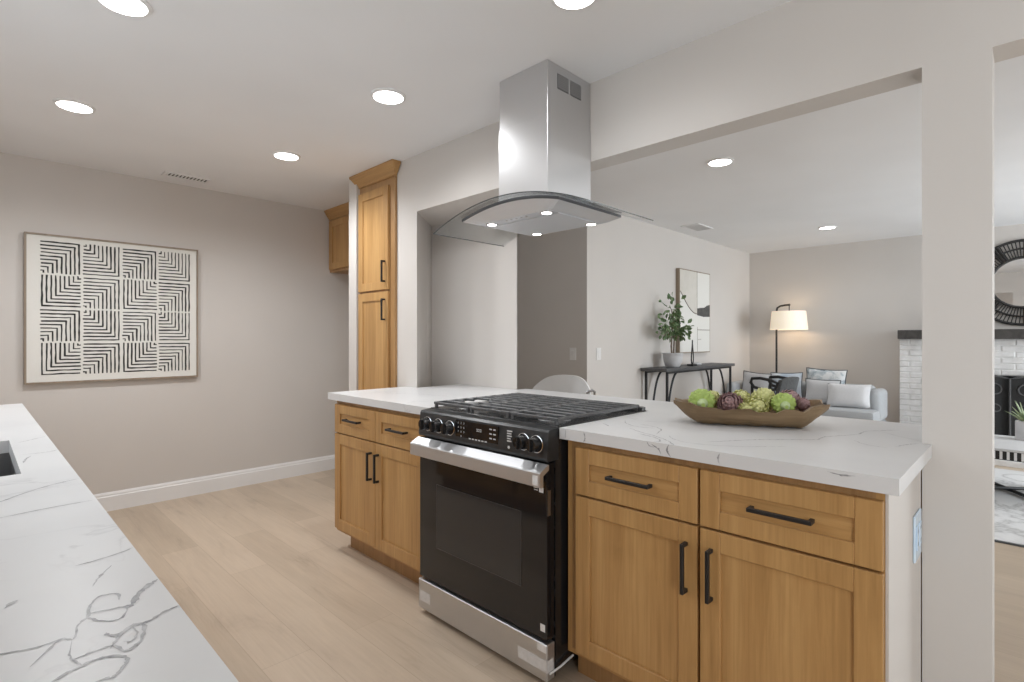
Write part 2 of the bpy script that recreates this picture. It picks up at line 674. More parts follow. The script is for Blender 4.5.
window('window_1', 'x', XR, 1.05, 2.95, 1.08, 2.12, [2.0])
window('added_window', 'x', XR, -2.3, -1.22, 0.2, 2.15, [])  # unseen window, added as an opening for the rear fill light
window('window_3', 'y', YS, 4.9, 7.6, 0.0, 2.25, [6.25])


def baseboard(name, axis, p, a0, a1, sgn):
    """Stepped white baseboard; sgn says which side of plane p the room is on."""
    pr = [(0, 0), (0.017, 0), (0.017, 0.104), (0.012, 0.110), (0.012, 0.120), (0.006, 0.134), (0, 0.134)]
    mb = MB()
    if axis == 'y':
        mb.prism([(p + sgn * u, z) for u, z in pr], 0, a0, a1)
    else:
        mb.prism([(p + sgn * u, z) for u, z in pr], 1, a0, a1)
    return struct(mb.build(name, M['trim'], smooth=False))


baseboard('baseboard_left', 'y', YL, XR, 2.74, -1)
baseboard('baseboard_side', 'y', YV, XH + 0.0, XB, -1)
baseboard('baseboard_hall', 'x', XH, YV + 0.0, YL, -1)
baseboard('baseboard_back', 'x', XB, 1.08, YV - 0.017, -1)


# ------------------------------------------------------------------ recessed ceiling lights and vents
def downlight(x, y, label, power, r=0.073):
    t = thing('recessed_ceiling_light', label, 'ceiling light', (x, y, H), 0, 'recessed downlights')
    MB().lathe([(r + 0.014, 0.0), (r + 0.014, -0.004), (r + 0.004, -0.009), (r, -0.009), (r, 0.0)], 32, close=False).build('trim_ring', M['trim'], t)
    MB().lathe([(0, -0.006), (r, -0.006), (r, -0.002), (0, -0.002)], 32, close=False).build('diffuser', M['lamp_disc'], t)
    l = bpy.data.lights.new('downlight_beam', 'SPOT')
    l.energy = power
    l.color = (0.955, 0.975, 1.0)
    l.spot_size = R(166)
    l.spot_blend = 0.75
    l.shadow_soft_size = 0.07
    o = bpy.data.objects.new('downlight_beam', l)
    o.parent = t
    o.location = (0, 0, -0.03)
    COL.objects.link(o)
    return t


downlight(0.372, 3.52, 'round recessed ceiling light nearest the left wall above the striped artwork', SPOT_W)
downlight(0.378, 2.31, 'round recessed ceiling light at the top left edge above the sink counter', SPOT_NEAR_W)
downlight(1.444, 2.272, 'round recessed ceiling light between the pantry cabinet and the range hood chimney', 22.0)
downlight(1.446, 3.488, 'round recessed ceiling light farthest back in the kitchen beside the ceiling vent', SPOT_W)
downlight(1.47, 1.135, 'round recessed ceiling light cut by the top edge in front of the hood chimney', SPOT_NEAR_W)
downlight(3.555, 1.507, 'larger living room ceiling light seen through the opening beside the hood', SPOT_LIVING_W)
downlight(6.47, 1.571, 'smaller far living room ceiling light near the back wall above the sofa', SPOT_LIVING_W)


def ceiling_vent(x, y, lx, ly, label, along_x=True):
    t = thing('ceiling_vent', label, 'vent', (x, y, H), 0, 'ceiling air vents')
    f = MB()
    f.box(-lx / 2, lx / 2, -ly / 2, -ly / 2 + 0.018, -0.008, 0)
    f.box(-lx / 2, lx / 2, ly / 2 - 0.018, ly / 2, -0.008, 0)
    f.box(-lx / 2, -lx / 2 + 0.018, -ly / 2 + 0.018, ly / 2 - 0.018, -0.008, 0)
    f.box(lx / 2 - 0.018, lx / 2, -ly / 2 + 0.018, ly / 2 - 0.018, -0.008, 0)
    f.build('frame', M['trim'], t, smooth=False)
    MB().box(-lx / 2 + 0.018, lx / 2 - 0.018, -ly / 2 + 0.018, ly / 2 - 0.018, -0.002, 0).build('backing', M['vent_grey'], t, smooth=False)
    s = MB()
    n = int(lx / 0.026)
    for i in range(n):
        x0 = -lx / 2 + 0.022 + i * (lx - 0.044) / n
        s.box(x0, x0 + 0.010, -ly / 2 + 0.018, ly / 2 - 0.018, -0.007, -0.003)
    s.build('louvres', M['trim'], t, smooth=False)
    return t


ceiling_vent(1.121, 4.48, 0.30, 0.12, 'white slotted ceiling vent above the left wall')
ceiling_vent(5.47, 2.57, 0.36, 0.20, 'white ceiling vent near the living room side wall')


# ------------------------------------------------------------------ cabinets (local x = left to right, -y = front, z up)
def shaker(w, h, horizontal=False, rail=0.06, t=0.02):
    """Framed door or drawer front, lower left corner at the origin, its face at y = -t."""
    mb = MB()
    bv = 0.0018
    mb.box(0, rail, -t, 0, 0, h, bv, 0)
    mb.box(w - rail, w, -t, 0, 0, h, bv, 0)
    mb.box(rail, w - rail, -t, 0, 0, rail * (0.92 if horizontal else 1), bv, 1)
    mb.box(rail, w - rail, -t, 0, h - rail * (0.92 if horizontal else 1), h, bv, 1)
    mb.box(rail - 0.002, w - rail + 0.002, -t + 0.009, -0.004, rail - 0.006, h - rail + 0.006, 0, 1 if horizontal else 0)
    return mb


def bar_pull(length, vertical, t=0.02):
    mb = MB()
    h = length / 2
    a = 0.0055
    out = 0.032
    if vertical:
        mb.box(-a, a, -t - out, -t - out + 0.011, -h, h, 0.0012)
        for s in (-1, 1):
            zc = s * (h - a)
            mb.box(-a, a, -t - out + 0.011, -t, zc - a, zc + a, 0.0008)
    else:
        mb.box(-h, h, -t - out, -t - out + 0.011, -a, a, 0.0012)
        for s in (-1, 1):
            xc = s * (h - a)
            mb.box(xc - a, xc + a, -t - out + 0.011, -t, -a, a, 0.0008)
    return mb


OAKS = [M['oak_v'], M['oak_h'], M['oak_edge']]


def base_cabinet(label, loc, rotz, fronts, width, depth, group, toe=(0, 0)):
    """fronts: list of (x0, x1). Doors below, a drawer above each."""
    t = thing('base_cabinet', label, 'cabinet', loc, rotz, group)
    b = MB()
    p = 0.018
    b.box(0, p, 0, depth, 0.105, 0.879, 0, 0)
    b.box(width - p, width, 0, depth, 0.105, 0.879, 0, 0)
    b.box(p, width - p, depth - 0.01, depth, 0.105, 0.879, 0, 0)
    b.box(p, width - p, 0, depth - 0.01, 0.105, 0.123, 0, 1)
    # face frame
    st = 0.046
    b.box(p, st, 0, 0.019, 0.123, 0.879, 0, 2)
    b.box(width - st, width - p, 0, 0.019, 0.123, 0.879, 0, 2)
    b.box(st, width - st, 0, 0.019, 0.835, 0.879, 0, 2)
    b.box(st, width - st, 0, 0.019, 0.665, 0.705, 0, 2)
    b.box(st, width - st, 0, 0.019, 0.123, 0.150, 0, 2)
    xm = (fronts[0][1] + fronts[-1][0]) / 2
    b.box(xm - 0.025, xm + 0.025, 0, 0.019, 0.150, 0.665, 0, 2)
    b.box(xm - 0.025, xm + 0.025, 0, 0.019, 0.705, 0.835, 0, 2)
    b.build('carcass', OAKS, t, smooth=False)
    MB().box(toe[0], width - toe[1], 0.06, 0.076, 0, 0.105).build('toe_kick', M['oak_edge'], t, smooth=False)
    for i, (x0, x1) in enumerate(fronts):
        w = x1 - x0
        d = shaker(w, 0.165, True, 0.058).build('drawer', OAKS, t, (x0, 0, 0.690))
        bar_pull(0.160, False).build('handle', M['black_metal'], d, (w / 2, 0, 0.086))
        q = shaker(w, 0.557, False).build('door', OAKS, t, (x0, 0, 0.126))
        bar_pull(0.150, True).build('handle', M['black_metal'], q, ((w - 0.034) if i == 0 else 0.034, 0, 0.557 - 0.127))
    return t


XD = 1.522                   # face frame plane; fronts stand 20 mm proud of it
base_cabinet('oak shaker base cabinet right of the range beside the wall post', (XD, 1.205, 0), -PI / 2,
             [(0.048, 0.499), (0.508, 0.956)], 0.957, 0.50, 'oak island base cabinets')
base_cabinet('oak shaker base cabinet left of the range at the far island end', (XD, 2.95, 0), -PI / 2,
             [(0.012, 0.456), (0.460, 0.905)], 0.955, 0.50, 'oak island base cabinets', toe=(0.055, 0))

# painted end panel of the island, with its strip of oak at the post, and the oak back panel
b = MB()
b.box(1.522, 2.034, 0.241, 0.2475, 0, 0.879)
tag(b.build('island_end_panel', M['wall'], smooth=False), 'beige painted end panel on the right end of the island under the countertop', 'panel')
b = MB()
b.box(2.163, 2.185, 0.245, 2.30, 0.0, 0.879)
for yy in (0.30, 0.80, 1.30, 1.80, 2.24):
    b.box(2.185, 2.197, yy - 0.03, yy + 0.03, 0.10, 0.86)
b.box(2.185, 2.199, 0.245, 2.30, 0.0, 0.10)
tag(b.build('island_back_panel', M['oak_v'], smooth=False), 'oak panel backing the island on its living room side', 'panel')

# outlet on the end panel
t = thing('electrical_outlet', 'white double outlet plate under a blue film on the island end panel', 'outlet', (1.935, 0.2405, 0.666))
MB().box(-0.058, 0.058, -0.006, 0, -0.066, 0.066, 0.002).build('cover_plate', M['film_blue'], t)
for dx in (-0.025, 0.025):
    b = MB()
    b.box(dx - 0.0165, dx + 0.0165, -0.0085, -0.006, -0.034, 0.034, 0.001, 0)
    for dz in (-0.018, 0.018):
        for sx in (-0.006, 0.006):
            b.box(dx + sx - 0.0012, dx + sx + 0.0012, -0.0088, -0.0085, dz - 0.004, dz + 0.005, 0, 1)
    b.build('receptacle', [M['film_blue'], M['vent_grey']], t, smooth=False)


# ------------------------------------------------------------------ countertops
def vein(mb, pts, w, z, jit=0.004, plane='z', x=None, seed=0):
    rnd = random.Random(seed)
    P = [Vector((p[0], p[1], 0)) for p in pts]
    if len(P) > 2:                       # rounded course through the points
        E_ = [P[0] * 2 - P[1]] + P + [P[-1] * 2 - P[-2]]
        Q = []
        for i_ in range(1, len(E_) - 2):
            p0, p1, p2, p3 = E_[i_ - 1:i_ + 3]
            for k_ in range(5):
                t_ = k_ / 5
                Q.append(0.5 * (2 * p1 + (p2 - p0) * t_ + (2 * p0 - 5 * p1 + 4 * p2 - p3) * t_ ** 2 + (3 * p1 - p0 - 3 * p2 + p3) * t_ ** 3))
        P = Q + [P[-1]]
    dense = []
    for a, c in zip(P, P[1:]):
        n = max(1, int((c - a).length / 0.006))
        for i in range(n):
            dense.append(a.lerp(c, i / n))
    dense.append(P[-1])
    q = []
    for i, p in enumerate(dense):
        d = (dense[min(i + 1, len(dense) - 1)] - dense[max(i - 1, 0)])
        if d.length < 1e-7:
            continue
        d.normalize()
        nrm = Vector((-d.y, d.x, 0))
        e = min(1.0, i / 3, (len(dense) - 1 - i) / 3)
        p2 = p + nrm * rnd.uniform(-jit, jit) * e * 0.35
        ww = 0.8 * w * (0.25 + 0.75 * rnd.random()) * (0.15 + 0.85 * e)
        q.append((p2 - nrm * ww, p2 + nrm * ww))
    def lift(v):
        if plane == 'z':
            return (v.x, v.y, z)
        return (x, v.x, v.y)
    for (a, c), (a2, c2) in zip(q, q[1:]):
        f = [mb.bm.verts.new(lift(v)) for v in (a, a2, c2, c)]
        fc = mb.bm.faces.new(f)
        fc.material_index = 1
        fc.normal_update()
        if (plane == 'z' and fc.normal.z < 0) or (plane != 'z' and fc.normal.x > 0):
            fc.normal_flip()


ZC, ZC2 = 0.919, 0.880
b = MB()
outline = [(1.482, 0.215), (1.482, 1.213), (2.108, 1.213), (2.108, 1.992), (1.482, 1.992), (1.482, 2.985), (2.037, 2.985),
           (2.037, 2.866), (2.398, 2.866), (2.398, 2.306), (2.48, 2.306), (2.48, 0.2405), (2.165, 0.2405), (2.037, 0.2405), (2.037, 0.215)]
b.prism(outline, 2, ZC2, ZC)
zt = ZC + 0.0003
for k, (w, pts) in enumerate([
        (0.0035, [(1.60, 0.72), (1.639, 0.692), (1.755, 0.616), (1.875, 0.493), (1.954, 0.481), (2.073, 0.419), (2.163, 0.409), (2.216, 0.377), (2.282, 0.33)]),
        (0.0030, [(1.916, 0.288), (1.973, 0.272), (2.033, 0.246)]),
        (0.0035, [(1.678, 1.166), (1.655, 1.13), (1.63, 1.101)]),
        (0.0026, [(1.80, 1.14), (1.74, 1.10), (1.70, 1.03), (1.71, 0.96)]),
        (0.0032, [(1.653, 1.031), (1.609, 0.96), (1.577, 0.886), (1.529, 0.813), (1.484, 0.77)]),
        (0.0030, [(1.759, 1.05), (1.738, 0.976), (1.70, 0.93), (1.61, 0.90)]),
        (0.0034, [(1.58, 0.95), (1.55, 0.87), (1.51, 0.83), (1.484, 0.84)]),
        (0.0022, [(1.62, 0.86), (1.56, 0.80), (1.55, 0.72), (1.60, 0.62), (1.70, 0.52)]),
        (0.0022, [(1.95, 0.40), (1.90, 0.36), (1.88, 0.30)]),
        (0.0024, [(1.70, 2.70), (1.80, 2.55), (1.86, 2.30)])]):
    vein(b, pts, w * 1.2, zt + k * 0.00002, 0.006, seed=k)
for k, (w, pts) in enumerate([(0.0045, [(1.105, ZC), (1.10, 0.895), (1.106, 0.882)]), (0.003, [(1.185, 0.915), (1.186, 0.885)]),
                              (0.004, [(0.86, 0.917), (0.85, 0.905), (0.835, 0.903)]), (0.0045, [(0.845, 0.912), (0.82, 0.900), (0.812, 0.885)]),
                              (0.0042, [(0.785, ZC), (0.792, 0.90), (0.780, 0.882)]), (0.0045, [(0.63, 0.915), (0.634, 0.90), (0.63, 0.884)]),
                              (0.003, [(0.36, 0.912), (0.33, 0.908), (0.30, 0.911)])]):
    vein(b, pts, w, 0, 0.003, 'x', 1.4817, seed=50 + k)
tag(b.build('island_countertop', [M['quartz'], M['vein']], smooth=False), 'white veined quartz countertop on the island around the range', 'countertop')

# left run: countertop with sink cut-out
SX0, SX1, SY0, SY1 = -0.33, 0.083, 1.715, 2.305
XF, Y0L, Y1L = 0.1755, -1.2, 3.565
b = MB()
b.box(XR + 0.002, SX0, Y0L, Y1L, ZC2, ZC)
b.box(SX1, XF, Y0L, Y1L, ZC2, ZC)
b.box(SX0, SX1, Y0L, SY0, ZC2, ZC)
b.box(SX0, SX1, SY1, Y1L, ZC2, ZC)
veins = [
    (0.0022, [(-0.05, 1.30), (0.047, 1.322), (0.106, 1.331), (0.168, 1.333)]),
    (0.0030, [(-0.02, 1.40), (0.042, 1.453), (0.079, 1.498), (0.123, 1.537), (0.173, 1.561)]),
    (0.0020, [(0.102, 0.966), (0.126, 0.968), (0.159, 0.978), (0.1745, 0.988)]),
    (0.0024, [(0.139, 0.931), (0.12, 0.896), (0.11, 0.869)]),
    (0.0045, [(0.1745, 0.834), (0.162, 0.822), (0.149, 0.806), (0.139, 0.784), (0.133, 0.775), (0.124, 0.778)]),
    (0.0026, [(0.1745, 0.733), (0.158, 0.728), (0.142, 0.718), (0.125, 0.718), (0.113, 0.709), (0.104, 0.714), (0.103, 0.723)]),
    (0.0018, [(0.093, 0.781), (0.101, 0.76), (0.113, 0.747), (0.123, 0.751), (0.129, 0.774), (0.11, 0.783), (0.097, 0.786), (0.093, 0.781)]),
    (0.0018, [(0.04, 0.70), (0.066, 0.74), (0.076, 0.732), (0.084, 0.764), (0.095, 0.78), (0.099, 0.805), (0.111, 0.829), (0.128, 0.823), (0.127, 0.801)]),
    (0.0022, [(0.101, 0.682), (0.108, 0.697), (0.125, 0.72), (0.135, 0.712), (0.129, 0.684), (0.12, 0.67), (0.111, 0.665), (0.104, 0.686), (0.087, 0.688), (0.07, 0.684)]),
    (0.0022, [(0.03, 0.63), (0.059, 0.659), (0.073, 0.665), (0.092, 0.669), (0.108, 0.655), (0.108, 0.642), (0.1, 0.63), (0.094, 0.623), (0.083, 0.625), (0.06, 0.61)]),
    (0.0012, [(0.075, 0.731), (0.07, 0.698), (0.071, 0.683), (0.077, 0.664)]),
    (0.0018, [(0.125, 0.718), (0.127, 0.698), (0.119, 0.683), (0.113, 0.688)]),
    (0.0030, [(0.122, 0.716), (0.112, 0.706), (0.104, 0.712)]),
    (0.0022, [(0.093, 2.225), (0.117, 2.246), (0.139, 2.273), (0.1745, 2.317)]),
    (0.0024, [(0.094, 1.996), (0.129, 1.987), (0.156, 1.99), (0.1745, 2.008)]),
    (0.0028, [(0.093, 1.851), (0.099, 1.895), (0.104, 1.921), (0.114, 1.953)]),
    (0.0016, [(-0.05, 0.78), (0.022, 0.749), (0.039, 0.742), (0.051, 0.739), (0.07, 0.742)]),
    (0.0034, [(0.027, 0.872), (0.034, 0.885), (0.040, 0.889)]),
    (0.0040, [(-0.002, 0.857), (0.004, 0.852), (0.006, 0.846)]),
]
for k, (w, pts) in enumerate(veins):
    vein(b, pts, w * 1.45, zt + k * 0.00002, 0.0022, seed=100 + k)
tag(b.build('sink_countertop', [M['quartz'], M['vein']], smooth=False), 'long white veined quartz countertop along the left with the sink', 'countertop')

# undermount sink
b = MB()
t_ = 0.006
z0s, z1s = 0.66, ZC2 - 0.001
b.box(SX0 - 0.012, SX0 - 0.004, SY0 - 0.012, SY1 + 0.012, z0s, z1s)
b.box(SX1 + 0.004, SX1 + 0.012, SY0 - 0.012, SY1 + 0.012, z0s, z1s)
b.box(SX0 - 0.004, SX1 + 0.004, SY0 - 0.012, SY0 - 0.004, z0s, z1s)
b.box(SX0 - 0.004, SX1 + 0.004, SY1 + 0.004, SY1 + 0.012, z0s, z1s)
b.box(SX0 - 0.012, SX1 + 0.012, SY0 - 0.012, SY1 + 0.012, z0s - t_, z0s)
sk = tag(b.build('sink', M['steel_dark'], smooth=False), 'stainless undermount sink in the left countertop', 'sink')
MB().lathe([(0.045, 0), (0.045, 0.004), (0.03, 0.005), (0.028, 0.002), (0, 0.002)], 24, close=False).build('drain', M['chrome'], sk, ((SX0 + SX1) / 2, (SY0 + SY1) / 2, z0s))

for i, (y0, w, lab) in enumerate([(0.02, 0.90, 'oak base cabinet under the left countertop before the sink'),
                                  (2.62, 0.92, 'oak base cabinet under the far end of the left countertop')]):
    base_cabinet(lab, (0.135, y0, 0), PI / 2, [(0.02, w / 2 - 0.003), (w / 2 + 0.003, w - 0.02)], w, 0.58, 'oak base cabinets along the left counter')
base_cabinet('oak sink base cabinet under the left countertop', (0.135, 0.94, 0), PI / 2, [(0.02, 0.825), (0.835, 1.65)], 1.67, 0.034, 'oak base cabinets along the left counter')


# ------------------------------------------------------------------ tall pantry cabinet and small over-fridge cabinet
def crown(mb, x0, x1, y0, y1, z0, z1, out, sides=(True, True)):
    """Flared crown around a cabinet top (front at y0), local frame."""
    l = out if sides[0] else 0
    r = out if sides[1] else 0
    lo = [(x0, y0), (x1, y0), (x1, y1), (x0, y1)]
    hi = [(x0 - l, y0 - out), (x1 + r, y0 - out), (x1 + r, y1), (x0 - l, y1)]
    rows = []
    for f, z in ((0.0, z0), (0.18, z0), (0.18, z0 + 0.012), (0.45, z0 + 0.03), (0.85, z1 - 0.022), (1.0, z1 - 0.014), (1.0, z1)):
        rows.append([mb.bm.verts.new((a[0] + (c[0] - a[0]) * f, a[1] + (c[1] - a[1]) * f, z)) for a, c in zip(lo, hi)])
    fs = [mb.bm.faces.new(rows[0]), mb.bm.faces.new(rows[-1])]
    for a, c in zip(rows, rows[1:]):
        for k in range(4):
            fs.append(mb.bm.faces.new((a[k], a[(k + 1) % 4], c[(k + 1) % 4], c[k])))
    bmesh.ops.recalc_face_normals(mb.bm, faces=fs)


t = thing('pantry_cabinet', 'tall oak pantry cabinet with two stacked doors and crown beside the partition', 'cabinet', (2.022, 3.567, 0), -PI / 2)
b = MB()
b.box(0, 0.4685, 0, 0.26, 0.0, 2.352, 0, 0)
b.build('carcass', M['oak_edge'], t, smooth=False)
d = shaker(0.395, 0.72, False).build('door', OAKS, t, (0.012, 0, 1.580))
bar_pull(0.150, True).build('handle', M['black_metal'], d, (0.395 - 0.034, 0, 0.125))
d = shaker(0.395, 1.44, False).build('door', OAKS, t, (0.012, 0, 0.126))
bar_pull(0.150, True).build('handle', M['black_metal'], d, (0.395 - 0.034, 0, 1.44 - 0.125))
b = MB()
crown(b, -0.001, 0.4685, -0.001, 0.01, 2.350, 2.4385, 0.055, (True, True))
b.build('crown', M['oak_h'], t, smooth=False)

t = thing('wall_cabinet', 'small oak wall cabinet high in the dark nook at the corner', 'cabinet', (2.372, 4.738, 0), -PI / 2)
MB().box(0, 1.055, 0, 0.36, 1.862, 2.352).build('carcass', M['oak_edge'], t, smooth=False)
d = shaker(0.50, 0.455, False).build('door', OAKS, t, (0.022, 0, 1.885))
bar_pull(0.150, True).build('handle', M['black_metal'], d, (0.50 - 0.034, 0, 0.120))
d = shaker(0.50, 0.455, False).build('door', OAKS, t, (0.528, 0, 1.885))
bar_pull(0.150, True).build('handle', M['black_metal'], d, (0.034, 0, 0.120))
b = MB()
crown(b, 0.0, 1.055, 0, 0.05, 2.350, 2.4385, 0.055, (False, False))
b.build('crown', M['oak_h'], t, smooth=False)


# ------------------------------------------------------------------ range (local frame as the cabinets: x left to right, -y front)
RW = 0.766
t = thing('gas_range', 'black slide-in gas range with stainless handle set into the island', 'range', (1.425, 1.986, 0), -PI / 2)
b = MB()
b.box(0.002, RW - 0.002, 0.045, 0.675, 0.045, 0.905)
b.build('body', M['enamel'], t, smooth=False)
for fx, fy in ((0.05, 0.07), (RW - 0.05, 0.07), (0.05, 0.62), (RW - 0.05, 0.62)):
    MB().lathe([(0.022, 0), (0.022, 0.012), (0.012, 0.014), (0.012, 0.046)], 14, (fx, fy, 0)).build('foot', M['black_metal'], t)
# control panel, gently sloped
b = MB()
b.prism([(0.0, 0.803), (-0.004, 0.815), (0.006, 0.906), (0.012, 0.915), (0.06, 0.918), (0.06, 0.803)], 0, 0.0, RW)
b.build('control_panel', M['panel_dark'], t, smooth=False)
# knobs
for kx, right in ((0.068, 0), (0.146, 0), (0.224, 0), (0.652, 1), (0.716, 1)):
    b = MB()
    b.lathe([(0.0, 0.0), (0.026, 0.0), (0.026, -0.006), (0.022, -0.008)], 24, axis=1, close=False)
    b.lathe([(0.0225, -0.006), (0.0225, -0.036), (0.021, -0.040), (0.0, -0.037)], 24, axis=1, close=False)
    b.box(-0.0045, 0.0045, -0.048, -0.030, -0.021, 0.021, 0.002)
    k = b.build('knob', M['enamel'], t, (kx, 0.003, 0.861))
    k.scale = (1.12, 1.0, 1.12)
    MB().lathe([(0.0265, -0.0015), (0.0285, -0.003), (0.0285, -0.008), (0.0265, -0.009)], 28, axis=1, close=False).build('knob_ring', M['chrome'], k)
# display and printed marks
b = MB()
sl = Matrix.Rotation(R(-6.2), 4, 'X')
b.box(0.258, 0.517, -0.0022, 0.004, 0.820, 0.900, 0.0008, mtx=None)
dp = b.build('display', M['oven_glass'], t, smooth=False)
b = MB()
FRONT = Matrix.Rotation(R(90), 4, 'X')
digits = ['1', '2', '3', '4', '5', '6', '7', '8', '9', '', '0', '']
for i, ch in enumerate(digits):
    cx, cz = 0.278 + (i % 3) * 0.018, 0.889 - (i // 3) * 0.018
    if ch:
        text_mesh(b, ch, 0.011, Matrix.Translation((cx, -0.0027, cz)) @ FRONT)
b.build('keypad_print', M['mark'], dp, smooth=False)
b = MB()
for i in range(6):
    b.box(0.345 + i * 0.019, 0.357 + i * 0.019, -0.0027, -0.0022, 0.829, 0.834)
b.build('function_print', M['mark'], dp, smooth=False)
b = MB()
for r_ in range(3):
    for c_ in range(2):
        b.box(0.468 + c_ * 0.022, 0.481 + c_ * 0.022, -0.0027, -0.0022, 0.846 + r_ * 0.018, 0.851 + r_ * 0.018)
b.build('start_print', M['mark'], dp, smooth=False)
b = MB()
for i, (x0, x1) in enumerate(((0.392, 0.399), (0.402, 0.409), (0.413, 0.420))):
    b.box(x0, x1, -0.0027, -0.0022, 0.866, 0.869)
    b.box(x0, x1, -0.0027, -0.0022, 0.874, 0.877)
    b.box(x1 - 0.002, x1, -0.0027, -0.0022, 0.869, 0.874)
b.build('clock_print', M['mark'], dp, smooth=False)
b = MB()
for i in range(5):
    w_ = (0.026, 0.022, 0.024, 0.018, 0.022)[i]
    b.box(0.566, 0.566 + w_, -0.0032, -0.001, 0.888 - i * 0.0095, 0.8925 - i * 0.0095)
b.lathe([(0, -0.0035), (0.0058, -0.0035), (0.0058, 0.0)], 16, (0.575, 0, 0.829), axis=1, close=False)
b.build('panel_print', M['mark'], t, smooth=False)
# oven door
b = MB()
b.box(0.004, RW - 0.004, 0.0, 0.040, 0.168, 0.796, 0.002)
od = b.build('oven_door', M['oven_glass'], t, smooth=False)
b = MB()
b.box(0.13, RW - 0.13, -0.0008, 0.0, 0.325, 0.60, 0)
b.build('oven_window', M['window_dark'], od, smooth=False)
b = MB()
for (x0, x1, z0, z1) in ((0.128, 0.130, 0.323, 0.602), (RW - 0.130, RW - 0.128, 0.323, 0.602), (0.13, RW - 0.13, 0.600, 0.602), (0.13, RW - 0.13, 0.323, 0.325)):
    b.box(x0, x1, -0.0010, 0.0, z0, z1)
b.build('window_border', M['mark_dim'], od, smooth=False)
b = MB()
b.prism([(0.0, 0.793), (-0.004, 0.796), (-0.045, 0.774), (-0.047, 0.770), (-0.047, 0.724), (-0.044, 0.721), (-0.030, 0.721), (-0.030, 0.760), (0.0, 0.776)], 0, -0.004, RW + 0.006)
h_ = b.build('door_handle', M['steel_h'], od, smooth=False)
b = MB()
b.box(RW - 0.030, RW - 0.006, -0.0476, -0.047, 0.728, 0.762)
b.build('sticker', M['sticker'], h_, smooth=False)
b = MB()
b.box(RW - 0.040, RW - 0.020, -0.0008, 0, 0.690, 0.708)
b.box(RW - 0.066, RW - 0.046, -0.0008, 0, 0.702, 0.705)
b.box(RW - 0.064, RW - 0.046, -0.0008, 0, 0.694, 0.697)
b.build('sticker', M['sticker'], od, smooth=False)
b = MB()
b.box(RW - 0.034, RW - 0.012, -0.0008, 0, 0.196, 0.222)
b.build('sticker', M['sticker'], od, smooth=False)
b = MB()
b.box(RW - 0.0045, RW - 0.0032, 0.004, 0.020, 0.61, 0.70)
b.build('hinge_tag', M['steel_dark'], od, smooth=False)
# storage drawer
b = MB()
b.box(0.0, RW, -0.004, 0.040, 0.024, 0.155, 0.003)
dr = b.build('storage_drawer', M['steel_h'], t, smooth=False)
b = MB()
b.box(0.012, 0.085, -0.0048, -0.004, 0.060, 0.105)
b.build('tape', M['tape'], dr, smooth=False)
b = MB()
b.box(RW - 0.14, RW + 0.0008, -0.0048, -0.004, 0.058, 0.100)
b.box(RW, RW + 0.0008, -0.0048, 0.030, 0.058, 0.100)
b.build('tape', M['tape'], dr, smooth=False)
b = MB()
b.box(RW - 0.045, RW - 0.004, -0.0048, -0.004, 0.126, 0.152)
b.build('sticker', M['sticker'], dr, smooth=False)
b = MB()
b.tube([(RW + 0.001, 0.01, 0.050), (RW + 0.010, 0.06, 0.060), (RW + 0.012, 0.13, 0.072)], 0.004, 6)
b.build('loose_tape', M['sticker'], dr)
# cooktop
b = MB()
b.box(0.0, RW, 0.060, 0.676, 0.905, 0.9215, 0.003)
ck = b.build('cooktop', M['enamel'], t, smooth=False)
b = MB()
b.prism([(0.002, 0.640), (RW - 0.002, 0.640), (RW - 0.002, 0.668), (RW - 0.02, 0.679), (0.02, 0.679), (0.002, 0.668)], 2, 0.9215, 0.936)
b.build('rear_vent_trim', M['iron'], ck, smooth=False)
for bx_, by_, br_ in ((0.135, 0.20, 0.042), (0.135, 0.50, 0.034), (0.383, 0.35, 0.048), (0.631, 0.20, 0.046), (0.631, 0.50, 0.034)):
    q = MB().lathe([(br_ + 0.022, 0), (br_ + 0.020, 0.004), (br_, 0.007), (br_, 0.012), (0, 0.012)], 28, close=False).build('burner_base', M['steel_h'], ck, (bx_, by_, 0.9215))
    MB().lathe([(0, 0.012), (br_ - 0.004, 0.012), (br_ - 0.004, 0.017), (br_ - 0.008, 0.019), (0, 0.019)], 28, close=False).build('burner_cap', M['iron'], q)
# three cast iron grates
for gi in range(3):
    x0 = 0.012 + gi * 0.2485
    x1 = x0 + 0.2445
    y0, y1 = 0.072, 0.636
    zt0, zt1 = 0.936, 0.949
    b = MB()
    s = 0.012
    b.box(x0, x1, y0, y0 + s, zt0, zt1, 0.002)
    b.box(x0, x1, y1 - s, y1, zt0, zt1, 0.002)
    b.box(x0, x0 + s, y0 + s, y1 - s, zt0, zt1, 0.002)
    b.box(x1 - s, x1, y0 + s, y1 - s, zt0, zt1, 0.002)
    for k in range(1, 9):
        yy = y0 + k * (y1 - y0) / 9
        if gi == 0 and k in (2, 3):
            b.box(x0 + s, x0 + 0.07, yy - 0.006, yy + 0.006, zt0 + 0.003, zt1 + 0.003, 0.003)
            b.box(x1 - 0.07, x1 - s, yy - 0.006, yy + 0.006, zt0 + 0.003, zt1 + 0.003, 0.003)
        else:
            b.box(x0 + s, x1 - s, yy - 0.006, yy + 0.006, zt0 + 0.003, zt1 + 0.003, 0.003)
    xm = (x0 + x1) / 2
    for (ya, yb) in ((y0 + s, y0 + 0.09), (y1 - 0.09, y1 - s), (0.31, 0.40)):
        b.box(xm - 0.005, xm + 0.005, ya, yb, zt0, zt1 - 0.001, 0.0015)
    for fx in (x0 + 0.006, x1 - 0.018):
        for fy in (y0, y1 - 0.014):
            b.box(fx, fx + 0.012, fy, fy + 0.014, 0.9215, zt0 + 0.002, 0.001)
    b.build('grate', M['iron'], ck, smooth=False)


